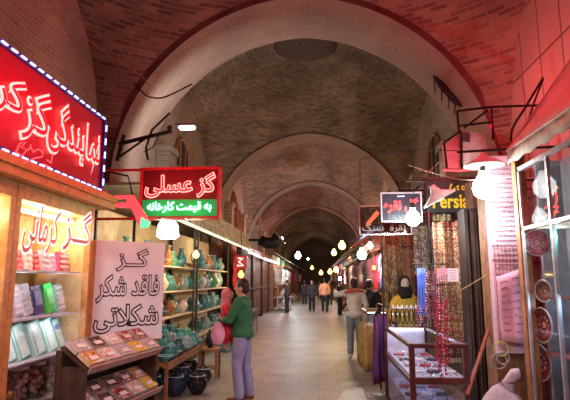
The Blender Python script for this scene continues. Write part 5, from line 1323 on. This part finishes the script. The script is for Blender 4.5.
# adult in green holding a child
wp = P(237, 402, z=0)
tw, jw, kw_ = person('adult', 'person in a green top and blue jeans holding a child dressed in red', (wp.x+.06, wp.y+.02, 0), 1.4, 1.66,
    pose(lel=(-.24, .12, 1.14), lwr=(.0, .34, 1.13), lhd=(1, .3, .1), rel=(.24, .12, 1.12), rwr=(.1, .33, 1.02), rhd=(-1, .4, 0), head=(.01, .02, 1.585), lkn=(-.09, .05, .5), rkn=(.11, -.02, .5), ran=(.13, -.08, .09)),
    (.03, .16, .07), (.28, .30, .52), (.03, .02, .02), shoe=(.2, .05, .05), fine=.012, longhair=False)
# the child: own top-level figure, carried on the arms
cm = tw.matrix_basis
cl = cm @ V((.05, .25, .98))
ct = thing('child', 'child in red with a pink headscarf carried by the person in green', 'person', cl, rz=1.4+PI)
K = .55
cb = [('t', [V((0, 0, .02)), V((0, .0, .16)), V((0, .0, .30))], [.085, .085, .06]), ('t', [V((0, 0, .3)), V((0, .01, .38))], [.035, .035]), ('b', V((0, .01, .45)), V((.068, .078, .088))), ('b', V((0, .085, .445)), V((.012, .012, .012)))]
for s_ in (-1, 1):
    cb.append(('t', [V((s_*.09, 0, .28)), V((s_*.15, .07, .2)), V((s_*.12, .17, .24))], [.036, .03, .022])); cb.append(('t', [V((s_*.05, .0, .02)), V((s_*.13, .08, -.06)), V((s_*.13, .02, -.24))], [.055, .042, .028]))
    cb.append(('t', [V((s_*.13, .02, -.25)), V((s_*.13, .08, -.28))], [.025, .02]))
    cb += [(a, [V((s_*.12, .17, .24))+(p-V((s_*.12, .17, .24)))*.6 for p in b], [r_*.65 for r_ in c]) for a, b, c in hand(V((s_*.12, .17, .24)), V((-s_*.3, 1, 0)), s_)]
blob('body', cb, ct, SKIN, .008, 2)
blob('red_dress', [('t', [V((0, 0, -.02)), V((0, 0, .16)), V((0, 0, .29))], [.115, .10, .07])]+[('t', [V((s_*.09, 0, .28)), V((s_*.15, .07, .2)), V((s_*.13, .14, .23))], [.05, .042, .034]) for s_ in (-1, 1)]+[('t', [V((s_*.05, .0, .02)), V((s_*.13, .08, -.06)), V((s_*.13, .03, -.19))], [.068, .054, .04]) for s_ in (-1, 1)], ct, mat('red child clothes', (.62, .03, .05), .8, bump=.3), .012, 2)
blob('pink_headscarf', [('b', V((0, -.012, .462)), V((.083, .083, .098))), ('t', [V((0, -.02, .42)), V((0, -.02, .34)), V((0, -.01, .26))], [.07, .075, .09])], ct, mat('pink headscarf', (.75, .25, .33), .8, bump=.3), .011, 2)
m = MB()
for s_ in (-1, 1): m.ball(V((s_*.025, .078, .462)), .008, 8, 6)
m.build('eyes', mat('dark eye', (.02, .015, .01), .2), ct, world=False)
# plastic bag
bgp = P(218, 333, y=wp.y-.12)
t = thing('plastic_bag', 'pink translucent plastic bag held by the person in green', 'bag', bgp)
m = MB(); m.sheet(lambda a, b: bgp+V((.09*math.cos(a*2*PI)*math.sin(min(1, b*.85+.1)*PI)**.5*(1+.12*math.sin(a*25+b*5)), .06*math.sin(a*2*PI)*math.sin(min(1, b*.85+.1)*PI)**.5, -.15+.3*b)), 30, 10); m.build('bag_body', mat('pink plastic', (.75, .38, .55), .3, var=.15), t, smooth=True)
m = MB(); m.tube([bgp+V((-.03, 0, .17)), bgp+V((.0, .0, .25)), bgp+V((.06, 0, .17))], .008, 6); m.build('bag_handle', _mc['pink plastic'], t)
# distant walkers
for i, (u, v, rz, sh, tr, lab, hh) in enumerate([(312, 312, PI, (.05, .05, .06), (.03, .03, .04), 'person in dark clothes walking towards us beside the orange shirted one', 1.66), (325, 313, 0, (.75, .36, .22), (.03, .03, .035), 'person in a pale orange shirt and dark trousers far down the street', 1.74)]):
    p = P(u, v, z=0); person('walker', lab, (p.x, p.y, 0), rz, hh, pose(lkn=(-.1, .12, .5), lan=(-.1, .18, .12), rkn=(.1, 0, .5), ran=(.1, -.15, .1), lel=(-.25, -.06, 1.12)), sh, tr, (.02, .02, .02), fine=.025)
p = P(331, 308, z=0)
t = thing('shoulder_bag', 'dark bag carried beside the orange shirted walker', 'bag', (p.x-.08, 25.8, .75)); MB().box((p.x-.08, 25.8, .78), (.2, .12, .28), taper=.85).build('bag_body', mat('black bag', (.02, .02, .03), .6), t, bevel=.02); MB().tube([(p.x-.15, 25.8, .9), (p.x-.08, 25.8, 1.15), (p.x-.01, 25.8, .9)], .012, 6).build('strap', CABLE, t)
for i, (x, y, c_, n_) in enumerate([(-.9, 34, (.05, .04, .05), 'black'), (.75, 33, (.1, .06, .05), 'brown'), (.1, 42, (.06, .06, .1), 'navy'), (-.5, 48, (.2, .06, .06), 'dark red'), (.6, 46, (.04, .04, .04), 'charcoal'), (1.0, 24, (.03, .03, .03), 'near black'), (-1.55, 25.5, (.04, .035, .035), 'sooty grey')]):
    person('walker', 'distant person in %s clothes, %s' % (n_, ['left of the walking pair', 'right of the walking pair', 'behind the walking pair in the middle', 'far behind, left of the middle', 'far behind, right of the middle', 'by the shops on the right', 'by the bright stand on the left'][i]), (x, y, 0), PI*(i % 2)+.2*i, 1.6+.03*(i % 4), pose(), c_, (.03, .03, .04), (.02, .02, .02), fine=.035)

# unseen lamps added for white fill and red, and the dim evening air
for i, (x, y, z, c_, wt) in enumerate([(1.5, 3.0, 4.7, (1, .01, .05), 270)]):
    bulb((x, y, z), c_, wt, ['unseen red lamp added to redden the near vault'][i], r=.06, top=(x, y, z+1.0), key='back%d' % i)
for i, (x, y, z, wt) in enumerate([(-1.1, 1.6, 3.5, 240), (.9, .6, 3.3, 130)]):  # shaded fill lamps added out of view
    t = thing('pendant_lamp', ['unseen shaded white fill lamp added beside the viewer, left', 'unseen shaded white fill lamp added beside the viewer, right'][i], 'lamp', (x, y, z))
    MB().lathe([(.22, -.02), (.22, 0), (.12, .1), (.04, .16), (.03, .2)], (x, y, z), 24).build('shade', WHITE, t, smooth=True, thick=.004)
    MB().lathe([(.001, -.02), (.05, 0), (.05, .06), (.02, .1)], (x, y, z), 12).build('glass_bulb', bulb_glass('cool bulb glass', COOL, 14), t, smooth=True)
    MB().tube([(x, y, z+.18), (x, y, z+2.5)], .006, 5).build('cord', CABLE, t)
    spot((x, y, z-.04), (1, .93, .86), wt*LG, (-.1, .25, -1), 2.5)
pt_light((1.8, 12.6, 2.2), (1, .5, .2), 45); pt_light((1.9, 16.6, 2.2), (1, .45, .2), 45)
w = bpy.data.worlds.new('world'); scn.world = w; w.use_nodes = True
w.node_tree.nodes['Background'].inputs[0].default_value = (.30, .16, .13, 1); w.node_tree.nodes['Background'].inputs[1].default_value = .12
